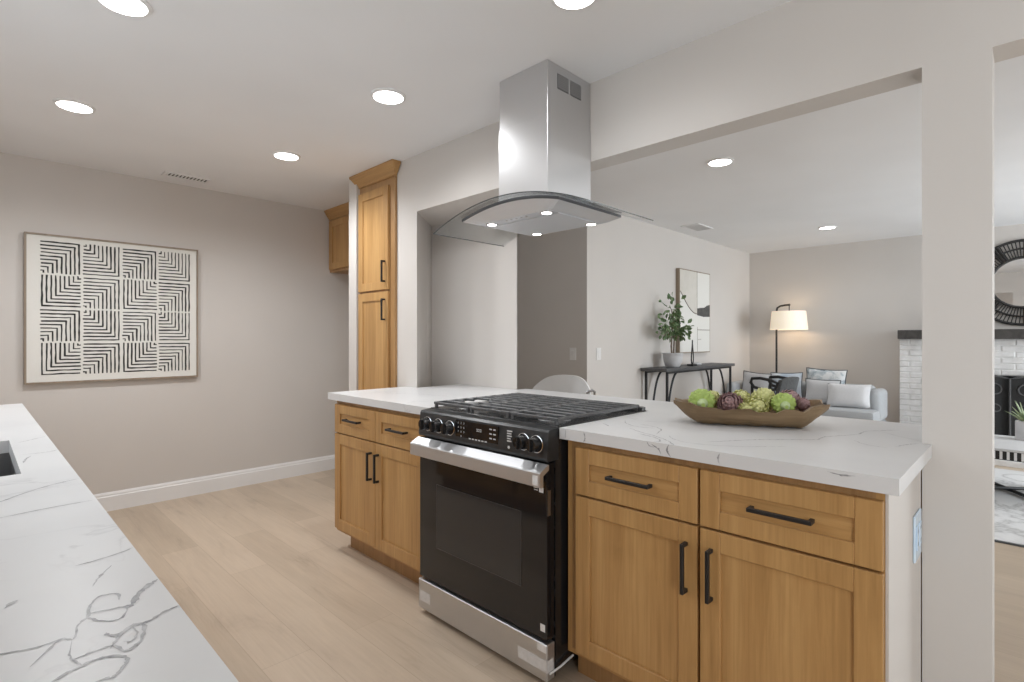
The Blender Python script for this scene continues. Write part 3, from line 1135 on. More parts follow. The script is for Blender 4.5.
# ------------------------------------------------------------------ range hood (world axes, origin on the wall under the hood)
HC = 1.602
t = thing('range_hood', 'stainless chimney range hood with a curved glass canopy hung over the range', 'range hood', (XW - 0.002, HC, 0))
cx0, cx1 = -0.312, 0.0        # chimney depth, toward the kitchen is -x
cy0, cy1 = 1.478 - HC, 1.778 - HC
b = MB()
b.box(cx0, cx1, cy0, cy1, 1.83, 2.205, 0.0015)
ch = b.build('chimney', M['steel_v'], t, smooth=False)
b = MB()
b.box(cx0 + 0.003, cx1, cy0 + 0.003, cy1 - 0.003, 2.205, H - 0.001, 0.001)
up = b.build('upper_chimney', M['steel_v'], t, smooth=False)
for (x0, x1) in ((-0.242, -0.165), (-0.150, -0.073)):
    b = MB()
    b.box(x0, x1, cy0 + 0.0018, cy0 + 0.003, 2.335, 2.402, 0, 0)
    for i in range(8):
        zz = 2.338 + i * 0.0082
        b.box(x0, x1, cy0 + 0.0005, cy0 + 0.0018, zz + 0.004, zz + 0.007, 0, 1)
    b.build('vent_slots', [M['vent_grey'], M['steel_h']], up, smooth=False)


def canopy_z(y):
    return 1.842 - 0.095 * (abs(y) / 0.45) ** 2


GX0, GX1, GH = -0.482, -0.004, 0.452
b = MB()
N = 32
for dz, flip in ((0.0, False), (-0.006, True)):
    vs = b.grid(lambda u, v: (GX0 + (GX1 - GX0) * v, -GH + 2 * GH * u, canopy_z(-GH + 2 * GH * u) + dz), N, 4)
gl = b.build('glass_canopy', M['hood_glass'], t)
# ground edge of the glass
b = MB()
path = [(GX0, -GH + 2 * GH * i / N, canopy_z(-GH + 2 * GH * i / N) - 0.003) for i in range(N + 1)]
b.tube(path, 0.0024, 6)
b.tube([(GX0 + (GX1 - GX0) * k / 4, -GH, canopy_z(GH) - 0.003) for k in range(5)], 0.0022, 6)
b.tube([(GX0 + (GX1 - GX0) * k / 4, GH, canopy_z(GH) - 0.003) for k in range(5)], 0.0022, 6)
b.build('glass_rim', M['glass_edge'], gl)
# steel body under the glass: top follows the curve, underside flat
BX0, BX1, BH = -0.440, 0.0, 0.290
b = MB()
n = 20
top, bot = [], []
rows = []
for i in range(n + 1):
    y = -BH + 2 * BH * i / n
    ztop = canopy_z(y) - 0.009
    rows.append([b.bm.verts.new(p) for p in ((BX0, y, ztop), (BX1, y, ztop), (BX1, y, ztop - 0.012), (BX0, y, ztop - 0.012))])
fs = [b.bm.faces.new(rows[0]), b.bm.faces.new(rows[-1])]
for r0, r1 in zip(rows, rows[1:]):
    for k in range(4):
        fs.append(b.bm.faces.new((r0[k], r0[(k + 1) % 4], r1[(k + 1) % 4], r1[k])))
bmesh.ops.recalc_face_normals(b.bm, faces=fs)
bd = b.build('hood_body', M['steel_trim'], t, smooth=False)
b = MB()
ring_hi, ring_lo = [], []
n = 16
for i in range(n + 1):
    y = -BH + 2 * BH * i / n
    ring_hi.append((BX0 + 0.004, y, canopy_z(y) - 0.0205))
    ring_lo.append((-0.395, y * 0.776, 1.765))
ring_hi += [(BX1, BH, canopy_z(BH) - 0.0205), (BX1, -BH, canopy_z(BH) - 0.0205)]
ring_lo += [(-0.02, 0.225, 1.765), (-0.02, -0.225, 1.765)]
v0 = [b.bm.verts.new(p) for p in ring_lo]
v1 = [b.bm.verts.new(p) for p in ring_hi]
fs = [b.bm.faces.new(v0)]
for k in range(len(v0)):
    k2 = (k + 1) % len(v0)
    fs.append(b.bm.faces.new((v0[k], v0[k2], v1[k2], v1[k])))
bmesh.ops.recalc_face_normals(b.bm, faces=fs)
un = b.build('underside', M['steel_bright'], bd, smooth=False)
b = MB()
b.box(-0.33, -0.085, -0.20, 0.20, 1.7615, 1.765, 0.002)
b.build('filter_panel', M['steel_bright'], un, smooth=False)
b = MB()
for i in range(5):
    b.lathe([(0.0, 0), (0.005, 0), (0.005, 0.003)], 12, (-0.375, -0.06 + i * 0.03, 1.762), close=False)
b.build('control_buttons', M['chrome'], un)
for (lx, ly) in ((-0.365, 0.165), (-0.365, -0.165), (-0.055, 0.165), (-0.055, -0.165)):
    q = MB().lathe([(0.028, 0.004), (0.028, 0.0), (0.021, -0.002), (0.021, 0.004)], 24, (lx, ly, 1.7625), close=False).build('hood_lamp', M['chrome'], un)
    MB().lathe([(0, 0.0), (0.0205, 0.0), (0.0205, 0.002), (0, 0.002)], 24, (lx, ly, 1.7615), close=False).build('lamp_lens', M['hood_led'], q)
    l = bpy.data.lights.new('hood_lamp_beam', 'SPOT')
    l.energy = HOOD_W
    l.color = (1.0, 0.96, 0.9)
    l.spot_size = R(130)
    l.spot_blend = 0.6
    l.shadow_soft_size = 0.025
    o = bpy.data.objects.new('hood_lamp_beam', l)
    o.parent = un
    o.location = (lx, ly, 1.752)
    COL.objects.link(o)


# ------------------------------------------------------------------ striped artwork on the left wall
t = thing('framed_artwork', 'square framed print of black maze-like stripes on the left wall', 'picture', (0.241, YL - 0.002, 0.938))
AW, AH = 1.014, 1.002
b = MB()
fw, fd = 0.011, 0.036
b.box(0, fw, -fd, 0, 0, AH)
b.box(AW - fw, AW, -fd, 0, 0, AH)
b.box(fw, AW - fw, -fd, 0, 0, fw)
b.box(fw, AW - fw, -fd, 0, AH - fw, AH)
b.build('frame', M['frame_wood'], t, smooth=False)
MB().box(fw, AW - fw, -0.026, -0.004, fw, AH - fw).build('paper', M['canvas'], t, smooth=False)
b = MB()
mx0, mx1, mz0, mz1 = 0.074, AW - 0.046, 0.048, AH - 0.036
bw, bh = (mx1 - mx0) / 4, (mz1 - mz0) / 4
rnd = random.Random(3)


def stroke(p, q, w):
    """Uneven brush line between two points of the paper."""
    P, Q = Vector((p[0], 0, p[1])), Vector((q[0], 0, q[1]))
    d = (Q - P)
    ln = d.length
    if ln < 1e-4:
        return
    d.normalize()
    nr = Vector((-d.z, 0, d.x))
    n_ = max(2, int(ln / 0.03))
    prev = None
    for i in range(n_ + 1):
        c = P + d * ln * i / n_ + nr * rnd.uniform(-0.0012, 0.0012)
        ww = w * rnd.uniform(0.38, 0.62)
        cur = [b.bm.verts.new((c + nr * s_ * ww) + Vector((0, yy, 0))) for s_, yy in ((1, -0.0275), (-1, -0.0275))]
        if prev:
            f = b.bm.faces.new((prev[0], prev[1], cur[1], cur[0]))
            f.normal_update()
            if f.normal.y > 0:
                f.normal_flip()
        prev = cur


for r_ in range(4):
    for c_ in range(4):
        xa, za = mx0 + c_ * bw + 0.006, mz1 - (r_ + 1) * bh + 0.006
        w_, h2 = bw - 0.014, bh - 0.012
        even_row, even_col = r_ % 2 == 0, c_ % 2 == 0
        # corner at which the smallest L sits
        if even_row:
            sx, sz = (0, 0) if even_col else (0, 1)
        else:
            sx, sz = (1, 1) if even_col else (0, 0)
        NL = 9
        for k in range(1, NL + 1):
            f = (k - 0.35) / NL
            lx, lz = f * w_, f * h2
            X0 = xa if sx == 0 else xa + w_
            Z0 = za if sz == 0 else za + h2
            cx_ = X0 + (lx if sx == 0 else -lx)
            cz_ = Z0 + (lz if sz == 0 else -lz)
            lw = 0.0088 * rnd.uniform(0.8, 1.15)
            stroke((X0 + rnd.uniform(-0.003, 0.003), cz_), (cx_ + (0.004 if sx == 0 else -0.004), cz_), lw)
            stroke((cx_, Z0 + rnd.uniform(-0.003, 0.003)), (cx_, cz_), lw)
b.build('brush_lines', M['ink'], t, smooth=False)


# ------------------------------------------------------------------ switches
t = thing('light_switch', 'pale switch plate on the dark hall wall', 'switch', (XH - 0.0005, 3.005, 1.097), 0, 'wall switches')
MB().box(-0.006, 0, -0.036, 0.036, -0.057, 0.057, 0.0015).build('cover_plate', M['white_plastic'], t)
MB().box(-0.009, -0.006, -0.016, 0.016, -0.033, 0.033, 0.001).build('rocker', M['white_plastic'], t)
t = thing('light_switch', 'white switch plate on the light living room side wall', 'switch', (4.043, YV - 0.0005, 1.097), 0, 'wall switches')
MB().box(-0.036, 0.036, -0.006, 0, -0.057, 0.057, 0.0015).build('cover_plate', M['white_plastic'], t)
MB().box(-0.016, 0.016, -0.009, -0.006, -0.033, 0.033, 0.001).build('rocker', M['white_plastic'], t)


# ------------------------------------------------------------------ white counter stool
t = thing('counter_stool', 'white moulded counter stool tucked behind the island near the range', 'stool', (2.76, 2.40, 0))
b = MB()


def shell(u, v):
    # v: 0 front edge of seat -> 1 top of back; u across
    a = (u - 0.5) * 2
    if v < 0.5:
        s_ = v / 0.5
        x = -0.20 + 0.36 * s_
        z = 0.66 - 0.02 * math.sin(PI * s_) + 0.05 * abs(a) ** 3 * (0.3 + s_)
        w_ = 0.20 + 0.05 * s_
    else:
        s_ = (v - 0.5) / 0.5
        x = 0.16 + 0.10 * math.sin(s_ * PI / 2) - 0.10 * a * a * (1 - 0.3 * s_)
        w_ = 0.25 + 0.02 * math.sin(PI * s_)
        z = 0.66 + 0.315 * s_ * (1 - 0.28 * abs(a) ** 3.2 * s_) + 0.05 * abs(a) ** 3 * 1.3 * (1 - s_)
    return Vector((x, a * w_, z))


nu, nv = 18, 20
top = b.grid(shell, nu, nv)
low = b.grid(lambda u, v: shell(u, v) + (Vector((0, 0, -0.014)) if v < 0.5 else Vector((0.014 * min(1, (v - 0.5) * 5), 0, -0.014 * max(0, 1 - (v - 0.5) * 5)))), nu, nv)
for i in range(nu):
    for j in (0, nv):
        b.bm.faces.new((top[i][j], top[i + 1][j], low[i + 1][j], low[i][j]))
for j in range(nv):
    for i in (0, nu):
        b.bm.faces.new((top[i][j], top[i][j + 1], low[i][j + 1], low[i][j]))
bmesh.ops.recalc_face_normals(b.bm, faces=b.bm.faces[:])
b.build('shell_seat', M['stool'], t)
for sx in (-1, 1):
    for sy in (-1, 1):
        MB().tube([(0.0 + sx * 0.12, sy * 0.14, 0.63), (sx * 0.20, sy * 0.21, 0.0)], 0.011, 10).build('leg', M['chrome'], t)
b = MB()
b.tube([(-0.178, -0.193, 0.22), (-0.178, 0.193, 0.22), (0.178, 0.193, 0.22), (0.178, -0.193, 0.22)], 0.008, 8, closed=True)
b.build('footrest', M['chrome'], t)
MB().tube([(0.17, -0.235, 0.87), (0.195, -0.268, 0.888), (0.22, -0.272, 0.875), (0.235, -0.255, 0.84), (0.20, -0.235, 0.80)], 0.009, 8).build('back_bracket', M['steel_dark'], t)


# ------------------------------------------------------------------ dough bowl with artichokes
BC = Vector((2.045, 0.765, ZC + 0.0005))
BROT = math.atan2(-0.906, 0.424)
t = thing('dough_bowl', 'long carved wooden dough bowl full of artichokes on the island', 'bowl', BC, BROT)
L2 = 0.262
rb = random.Random(11)
wave = [rb.uniform(-0.009, 0.009) for _ in range(40)]


def rim(tt, side):
    i = (tt + 1) * 9 + (20 if side > 0 else 0)
    k = int(i)
    w_ = wave[k % 40] * (1 - (i - k)) + wave[(k + 1) % 40] * (i - k)
    return 0.066 + 0.022 * abs(tt) ** 3 + w_


def bowl_pt(u, v, inner):
    tt = u * 2 - 1
    s_ = v * 2 - 1
    a = abs(tt)
    w_ = 0.122 * (1 - 0.46 * a ** 5)
    base = 0.070 * max(0.0, (a - 0.66) / 0.34) ** 1.25
    rz = rim(tt, s_)
    th = 0.013 if inner else 0.0
    x = tt * L2 * (1 - (0.03 if inner else 0) * 1.2)
    y = (w_ - th) * (1 if s_ > 0 else -1) * abs(s_) ** 0.72
    zb = base + th * 1.1
    z = zb + (rz - zb - (0.0015 if inner else 0)) * abs(s_) ** 3.0
    if not inner:
        z += 0.0035 * math.sin(tt * 21 + s_ * 9) * abs(s_) * (1 - abs(s_)) * 3
    return Vector((x, y, max(z, 0.0)))


b = MB()
nu, nv = 36, 20
o_ = b.grid(lambda u, v: bowl_pt(u, v, False), nu, nv)
i_ = b.grid(lambda u, v: bowl_pt(u, v, True), nu, nv)
for k in range(nu):
    for j in (0, nv):
        b.bm.faces.new((o_[k][j], o_[k + 1][j], i_[k + 1][j], i_[k][j]))
for j in range(nv):
    for k in (0, nu):
        b.bm.faces.new((o_[k][j], o_[k][j + 1], i_[k][j + 1], i_[k][j]))
bmesh.ops.recalc_face_normals(b.bm, faces=b.bm.faces[:])
b.build('bowl_body', M['bowl'], t)


def artichoke_mesh(r, seed, openness=0.5, rows=7, per=9):
    rr = random.Random(seed)
    mb = MB()
    prof = [(0, -0.78 * r)] + [(0.70 * r * math.cos(a), 0.78 * r * math.sin(a)) for a in [R(x) for x in range(-70, 90, 20)]] + [(0, 0.80 * r)]
    mb.lathe(prof, 14, close=False)
    for i in range(rows):
        el = R(-52 + i * 128 / (rows - 1))
        npr = max(4, int(per * math.cos(el * 0.82)))
        for k in range(npr):
            az = 2 * PI * (k + 0.5 * (i % 2)) / npr + rr.uniform(-0.12, 0.12)
            d = Vector((math.cos(el) * math.cos(az), math.cos(el) * math.sin(az), math.sin(el)))
            upv = Vector((-math.sin(el) * math.cos(az), -math.sin(el) * math.sin(az), math.cos(el)))
            sd = d.cross(upv)
            base = d * r * 0.62
            ln = r * rr.uniform(0.46, 0.60)
            wd = r * 0.235 * rr.uniform(0.85, 1.1)
            rows_ = []
            for f, ww, out in ((0.0, 0.65, 0.02), (0.35, 1.0, 0.20), (0.7, 0.72, 0.30 + 0.10 * openness), (1.0, 0.10, 0.26 + 0.28 * openness)):
                c = base + upv * ln * (f - 0.25) + d * r * out
                rows_.append([mb.bm.verts.new(c - sd * wd * ww), mb.bm.verts.new(c + d * r * 0.07), mb.bm.verts.new(c + sd * wd * ww)])
            for a_, c_ in zip(rows_, rows_[1:]):
                for q in range(2):
                    mb.bm.faces.new((a_[q], a_[q + 1], c_[q + 1], c_[q]))
    return mb


def bowl_local(x, y, z):
    return Matrix.Translation(BC) @ Matrix.Rotation(BROT, 4, 'Z') @ Vector((x, y, z))


PROTO = {}
ARTS = [
    ('green', -0.165, -0.022, 0.066, 0.050, (78, 0, 30), True, 'bright green artichoke with pale cut stem at the left end of the bowl'),
    ('yellow', -0.125, 0.045, 0.070, 0.040, (20, 10, 0), False, 'yellowish artichoke half hidden behind the bright green one in the bowl'),
    ('purple', -0.060, -0.025, 0.062, 0.048, (55, 15, -20), False, 'dusky purple artichoke left of centre in the wooden bowl'),
    ('yellow', -0.020, 0.035, 0.076, 0.042, (35, -20, 50), False, 'pale yellow-green artichoke behind the purple one at the back of the bowl'),
    ('yellow', 0.030, -0.030, 0.058, 0.046, (65, 0, 20), False, 'pale yellow-green artichoke at the front centre of the bowl'),
    ('yellow', 0.062, 0.036, 0.082, 0.046, (15, 30, 80), False, 'topmost yellow-green artichoke right of centre at the back of the bowl'),
    ('yellow', -0.012, -0.058, 0.052, 0.027, (40, 60, 0), False, 'smallest yellow-green artichoke at the front rim beside the purple one'),
    ('green', 0.125, -0.020, 0.068, 0.042, (80, 0, -10), True, 'round green artichoke with ringed stem end near the right of the bowl'),
    ('purple', 0.150, 0.040, 0.078, 0.042, (30, 25, 10), False, 'mauve artichoke at the right end behind the ringed green one'),
    ('purple', 0.190, -0.002, 0.072, 0.026, (60, 0, 60), False, 'smallest purple artichoke beside the right end of the wooden bowl'),
]
for kind, ax_, ay_, az_, ar_, rot, stem, lab in ARTS:
    if kind not in PROTO:
        o = artichoke_mesh(1.0, len(kind) + len(PROTO), {'green': 0.25, 'yellow': 0.15, 'purple': 0.5}[kind], 9, {'green': 13, 'yellow': 11, 'purple': 14}[kind]).build('artichoke', M[kind])
        PROTO[kind] = o
    else:
        o = PROTO[kind].copy()
        COL.objects.link(o)
    o.location = bowl_local(ax_ * 0.97, ay_, az_ + (0.014 if stem else 0.008))
    o.scale = (ar_ * 0.95,) * 3
    o.rotation_euler = (R(rot[0]), R(rot[1]), R(rot[2]) + BROT)
    tag(o, lab, 'artichoke', 'artichokes in the wooden bowl')
    if stem:
        # stem end turned toward the kitchen
        o.rotation_euler = Vector((0.80, 0.46, 0.12)).to_track_quat('Z', 'Y').to_euler()
        sm = MB().lathe([(0.0, -1.22), (0.20, -1.22), (0.22, -1.20), (0.235, -1.06), (0.30, -0.98), (0.38, -0.86), (0.42, -0.60)], 18, close=False).build('stem', M['stem'], o)
        q = MB().lathe([(0.09, -1.228), (0.15, -1.228), (0.15, -1.215), (0.09, -1.215)], 18, close=True).build('stem_ring', M['green'], sm)


# ------------------------------------------------------------------ console table
TX0, TX1, TY0, TY1, TZ = 4.757, 6.43, 2.545, 2.838, 0.940
t = thing('console_table', 'dark grey console table with arched black metal legs against the side wall', 'table', ((TX0 + TX1) / 2, (TY0 + TY1) / 2, 0))
hx, hy = (TX1 - TX0) / 2, (TY1 - TY0) / 2
MB().box(-hx, hx, -hy, hy, TZ - 0.032, TZ, 0.004).build('tabletop', M['charcoal_wood'], t, smooth=False)
for sx in (-1, 1):
    for sy in (-1, 1):
        xx, yy = sx * (hx - 0.065), sy * (hy - 0.03)
        MB().box(xx - 0.011, xx + 0.011, yy - 0.011, yy + 0.011, 0, TZ - 0.032, 0.002).build('leg', M['black_metal'], t, smooth=False)
for sy in (-1, 1):
    for sx in (-1, 1):
        pts = []
        for k in range(13):
            a = k / 12 * PI / 2
            pts.append((sx * (hx - 0.10 - 0.24 * (1 - math.cos(a))), sy * (hy - 0.06), (TZ - 0.045) * math.sin(a)))
        MB().tube(pts, 0.011, 8).build('arch_brace', M['black_metal'], t)
b = MB()
b.box(-hx + 0.076, hx - 0.076, -hy + 0.022, -hy + 0.038, TZ - 0.052, TZ - 0.032)
b.box(-hx + 0.076, hx - 0.076, hy - 0.038, hy - 0.022, TZ - 0.052, TZ - 0.032)
b.build('rail', M['black_metal'], t, smooth=False)

# potted ficus
PX, PY = 5.14, 2.68
t = thing('potted_plant', 'small leafy tree in a pale grey ceramic pot on the console table', 'plant', (PX, PY, TZ + 0.0005))
MB().lathe([(0.0, 0), (0.062, 0), (0.075, 0.012), (0.094, 0.06), (0.100, 0.11), (0.103, 0.135), (0.107, 0.140), (0.107, 0.147), (0.096, 0.147), (0.092, 0.12), (0, 0.12)], 32, close=False).build('pot', M['ceramic'], t)
MB().lathe([(0, 0.126), (0.09, 0.122)], 24, close=False).build('soil', M['soil'], t)
b = MB()
tips = []
trunkA = [(-0.018, 0, 0.12), (-0.022, 0.005, 0.22), (-0.014, 0, 0.34), (0.0, 0.0, 0.46), (-0.015, 0.0, 0.58)]
trunkB = [(0.035, 0.01, 0.12), (0.045, 0.01, 0.24), (0.040, 0.0, 0.34), (0.080, -0.01, 0.42)]
b.tube(trunkA, 0.008, 8, radii=[0.010, 0.009, 0.008, 0.006, 0.004])
b.tube(trunkB, 0.007, 8, radii=[0.009, 0.008, 0.007, 0.004])
branches = [((-0.014, 0, 0.34), (-0.10, -0.02, 0.40), (-0.20, -0.03, 0.44)), ((-0.014, 0, 0.33), (-0.09, 0.02, 0.34), (-0.13, 0.03, 0.33)),
            ((0.04, 0, 0.34), (0.12, -0.02, 0.38), (0.20, -0.02, 0.39)), ((0.04, 0, 0.33), (0.06, -0.05, 0.33), (0.10, -0.07, 0.30)),
            ((0.0, 0, 0.46), (0.03, -0.02, 0.54), (0.05, -0.03, 0.63)), ((-0.015, 0, 0.56), (-0.05, -0.01, 0.60), (-0.07, 0, 0.64)),
            ((-0.10, -0.02, 0.40), (-0.19, -0.03, 0.36), (-0.23, -0.03, 0.33))]
for br in branches:
    b.tube(br, 0.004, 6)
b.build('trunk', M['bark'], t)
rl = random.Random(5)
b = MB()


def leaf(p, d, size):
    d = Vector(d).normalized()
    sd = d.cross(Vector((rl.uniform(-1, 1), rl.uniform(-1, 1), rl.uniform(-0.3, 1)))).normalized()
    nr = sd.cross(d)
    p = Vector(p)
    w_ = size * 0.30
    A = b.bm.verts.new(p)
    mid = [b.bm.verts.new(p + d * size * f + nr * size * 0.06 * math.sin(f * PI)) for f in (0.35, 0.7)]
    lft = [b.bm.verts.new(p + d * size * f + sd * w_ * g + nr * size * 0.14) for f, g in ((0.35, 1), (0.7, 0.8))]
    rgt = [b.bm.verts.new(p + d * size * f - sd * w_ * g + nr * size * 0.14) for f, g in ((0.35, 1), (0.7, 0.8))]
    T = b.bm.verts.new(p + d * size)
    for q in ((A, mid[0], lft[0]), (A, rgt[0], mid[0]), (lft[0], mid[0], mid[1], lft[1]), (mid[0], rgt[0], rgt[1], mid[1]), (lft[1], mid[1], T), (mid[1], rgt[1], T)):
        b.bm.faces.new(q)


clusters = [((0.0, 0, 0.58), 0.12, 0.12, 64), ((0.03, -0.02, 0.50), 0.07, 0.06, 16), ((-0.06, 0, 0.39), 0.10, 0.05, 30), ((0.07, -0.01, 0.38), 0.13, 0.07, 62),
            ((0.17, -0.02, 0.40), 0.08, 0.06, 32), ((-0.19, -0.03, 0.44), 0.07, 0.05, 24), ((-0.18, -0.02, 0.345), 0.06, 0.035, 14), ((0.0, 0, 0.33), 0.07, 0.04, 14), ((-0.10, -0.01, 0.40), 0.05, 0.04, 10)]
for (cx, cy, cz), rx, rz, cnt in clusters:
    for _ in range(cnt):
        v = Vector((rl.gauss(0, 0.5), rl.gauss(0, 0.5), rl.gauss(0, 0.5)))
        v.y = max(-1.1, min(v.y, 0.75))
        leaf((cx + v.x * rx, cy + v.y * min(rx, 0.085), cz + v.z * rz), (v.x, min(v.y, 0.15), v.z - 0.25), rl.uniform(0.045, 0.068))
b.build('foliage', M['leaf'], t, smooth=False)

# wire sculpture and its pale dish-like stone
SCX, SCY = 5.56, 2.66
t = thing('loop_sculpture', 'slim black loop sculpture on a dark base on the console table', 'sculpture', (SCX, SCY, TZ + 0.0005))
MB().box(-0.075, 0.035, -0.035, 0.035, 0, 0.018, 0.003).build('base', M['black_metal'], t, smooth=False)
pts = []
for k in range(28):
    a = 2 * PI * k / 28
    pts.append((0.034 * math.sin(a) * (1 + 0.6 * math.cos(a)) - 0.012, 0.008 * math.sin(a), 0.148 - 0.130 * math.cos(a)))
MB().tube(pts, 0.0065, 8, closed=True).build('loop', M['black_metal'], t)
b = MB()
b.lathe([(0, 0), (0.05, 0.0), (0.062, 0.012), (0.055, 0.024), (0.03, 0.030), (0, 0.031)], 20, close=False)
q = b.build('stone_dish', M['mottle'] if 'mottle' in M else M['ceramic'], None, (5.70, 2.69, TZ + 0.0005))
tag(q, 'small rounded grey stone beside the loop sculpture on the console', 'ornament')

# abstract canvas on the living room wall
t = thing('abstract_canvas', 'tall cream abstract canvas with a dark hill shape above the console table', 'picture', (5.53, YV - 0.002, 1.072))
CW, CHt, CD = 0.785, 0.955, 0.045
b = MB()
b.box(0, CW, -CD + 0.001, 0, 0, CHt)
b.build('stretcher', M['frame_wood'], t, smooth=False)
b = MB()
b.box(0.012, CW - 0.012, -CD, -CD + 0.001, 0.012, CHt - 0.012)
cv = b.build('canvas', M['canvas'], t, smooth=False)
M['hill'] = mottled('charcoal_paint', (0.07, 0.068, 0.064), (0.11, 0.105, 0.10), 30, 0.8)
M['line'] = mottled('thin_brown_line', (0.20, 0.17, 0.14), (0.28, 0.24, 0.2), 30, 0.8)
M['cream'] = mottled('cream_paint', (0.60, 0.575, 0.52), (0.66, 0.63, 0.58), 10, 0.8)
b = MB()
ye = -CD - 0.0006
arc = [(0.015 + (0.43 - 0.015) * k / 14, 0.70 - 0.245 * math.sin(k / 14 * PI / 2)) for k in range(15)]
b.prism(arc + [(0.43, CHt - 0.014), (0.015, CHt - 0.014)], 1, -CD - 0.0004, -CD)
b.build('cream_field', M['cream'], cv, smooth=False)
b = MB()
b.tube([(x, ye, z) for x, z in arc], 0.006, 6)
b.box(0.430, 0.437, ye - 0.0008, -CD, 0.44, CHt - 0.012)
b.box(0.437, CW - 0.012, ye - 0.0008, -CD, 0.265, 0.273)
b.box(0.437, 0.443, ye - 0.0008, -CD, 0.012, 0.30)
for k in range(4):
    b.box(0.46 + k * 0.02, 0.475 + k * 0.02, ye - 0.0008, -CD, 0.15 + 0.006 * (k % 2), 0.156 + 0.006 * (k % 2))
b.build('line_drawing', M['line'], cv, smooth=False)
b = MB()
b.prism([(0.437, 0.44), (0.60, 0.425), (CW - 0.014, 0.43), (CW - 0.014, 0.575), (0.70, 0.565), (0.62, 0.535), (0.53, 0.53), (0.437, 0.52)], 1, -CD - 0.0012, -CD)
b.build('hill_shape', M['hill'], cv, smooth=False)


# ------------------------------------------------------------------ floor lamp
t = thing('floor_lamp', 'black floor lamp with a lit cream drum shade by the back wall', 'lamp', (7.42, 2.395, 0))
MB().lathe([(0, 0), (0.14, 0), (0.14, 0.018), (0.13, 0.024), (0, 0.026)], 32, close=False).build('base', M['black_metal'], t)
MB().tube([(0, 0, 0.02), (0, 0, 0.9), (0, 0, 1.60)], 0.0125, 10).build('pole', M['black_metal'], t)
MB().tube([(0, 0, 1.595), (0, -0.01, 1.640), (0, -0.045, 1.662), (0, -0.10, 1.672), (0, -0.165, 1.676)], 0.013, 8).build('arm', M['black_metal'], t)
MB().tube([(0, -0.155, 1.690), (0, -0.155, 1.60), (0, -0.155, 1.56)], 0.006, 8).build('hook', M['black_metal'], t)
b = MB()
b.lathe([(0.200, 1.592), (0.222, 1.352), (0.219, 1.352), (0.197, 1.592)], 40, (0, -0.150, 0), close=False)
b.build('lamp_shade', M['shade'], t)
M['bulb'] = glow('lamp_bulb', (1.0, 0.78, 0.5), 6.0)
MB().lathe([(0, 1.42), (0.03, 1.44), (0.034, 1.46), (0.018, 1.50), (0.014, 1.56), (0, 1.56)], 16, (0, -0.150, 0), close=False).build('bulb', M['bulb'], t)
l = bpy.data.lights.new('lamp_light', 'POINT')
l.energy = 1.8
l.color = (1.0, 0.72, 0.46)
l.shadow_soft_size = 0.05
o = bpy.data.objects.new('lamp_light', l)
o.parent = t
o.location = (0, -0.150, 1.40)
COL.objects.link(o)


# ------------------------------------------------------------------ sofa and cushions (local: x left to right, -y front)
SO = (6.42, 2.80, 0)
t = thing('sofa', 'light grey rounded sofa by the back wall under the floor lamp', 'sofa', SO, -PI / 2)
SW, SD = 1.66, 0.76
b = MB()
b.box(0.01, SW - 0.01, 0.03, SD, 0.10, 0.335, 0.03, seg=3)
b.build('base', M['sofa'], t)
for x0 in (0.0, SW - 0.13):
    b = MB()
    b.box(x0, x0 + 0.13, 0.33, SD, 0.335, 0.685, 0.055, seg=4)
    b.build('arm', M['sofa'], t)
b = MB()
b.box(0.10, SW - 0.10, SD - 0.15, SD, 0.335, 0.715, 0.06, seg=4)
b.build('backrest', M['sofa'], t)
b = MB()
b.prism([(0.0, 0.0), (SW, 0.0), (SW, 0.32), (SW - 0.135, 0.32), (SW - 0.135, SD - 0.155), (0.135, SD - 0.155), (0.135, 0.32), (0.0, 0.32)], 2, 0.337, 0.485, bev=0.035)
b.build('seat_cushion', M['sofa'], t)
for fx in (0.08, SW - 0.08):
    for fy in (0.08, SD - 0.08):
        MB().lathe([(0.016, 0), (0.024, 0.102)], 12, (fx, fy, 0)).build('leg', M['charcoal_wood'], t)


def cushion(label, loc, w, h, th, rz, tilt, roll, m, welt=None):
    """Soft square cushion: stands on its lower edge, leaning back by `tilt`."""
    mb = MB()
    n = 14

    def prof(u, v, s_):
        a, c = u * 2 - 1, v * 2 - 1
        pin = 1 - 0.07 * (1 - a * a) - 0
        pin2 = 1 - 0.07 * (1 - c * c)
        bul = max(0.0, (1 - a ** 4) * (1 - c ** 4)) ** 0.6
        return Vector((a * w / 2 * pin2, s_ * th / 2 * bul, h / 2 + c * h / 2 * pin))
    f_ = mb.grid(lambda u, v: prof(u, v, -1), n, n)
    g_ = mb.grid(lambda u, v: prof(u, v, 1), n, n)
    bmesh.ops.recalc_face_normals(mb.bm, faces=mb.bm.faces[:])
    if welt is not None:
        loop = [prof(k / n, 0, 1) for k in range(n)] + [prof(1, k / n, 1) for k in range(n)] + [prof(1 - k / n, 1, 1) for k in range(n)] + [prof(0, 1 - k / n, 1) for k in range(n)]
        mb.tube(loop, 0.006, 6, closed=True, mi=1)
    o = mb.build('cushion', [M[m]] + ([M[welt]] if welt else []), None, loc, None, weld=True)
    o.rotation_mode = 'QUATERNION'
    o.rotation_quaternion = Quaternion((0, 0, 1), rz) @ Quaternion((1, 0, 0), -tilt) @ Quaternion((0, 1, 0), roll)
    return tag(o, label, 'cushion', 'cushions on the sofa')


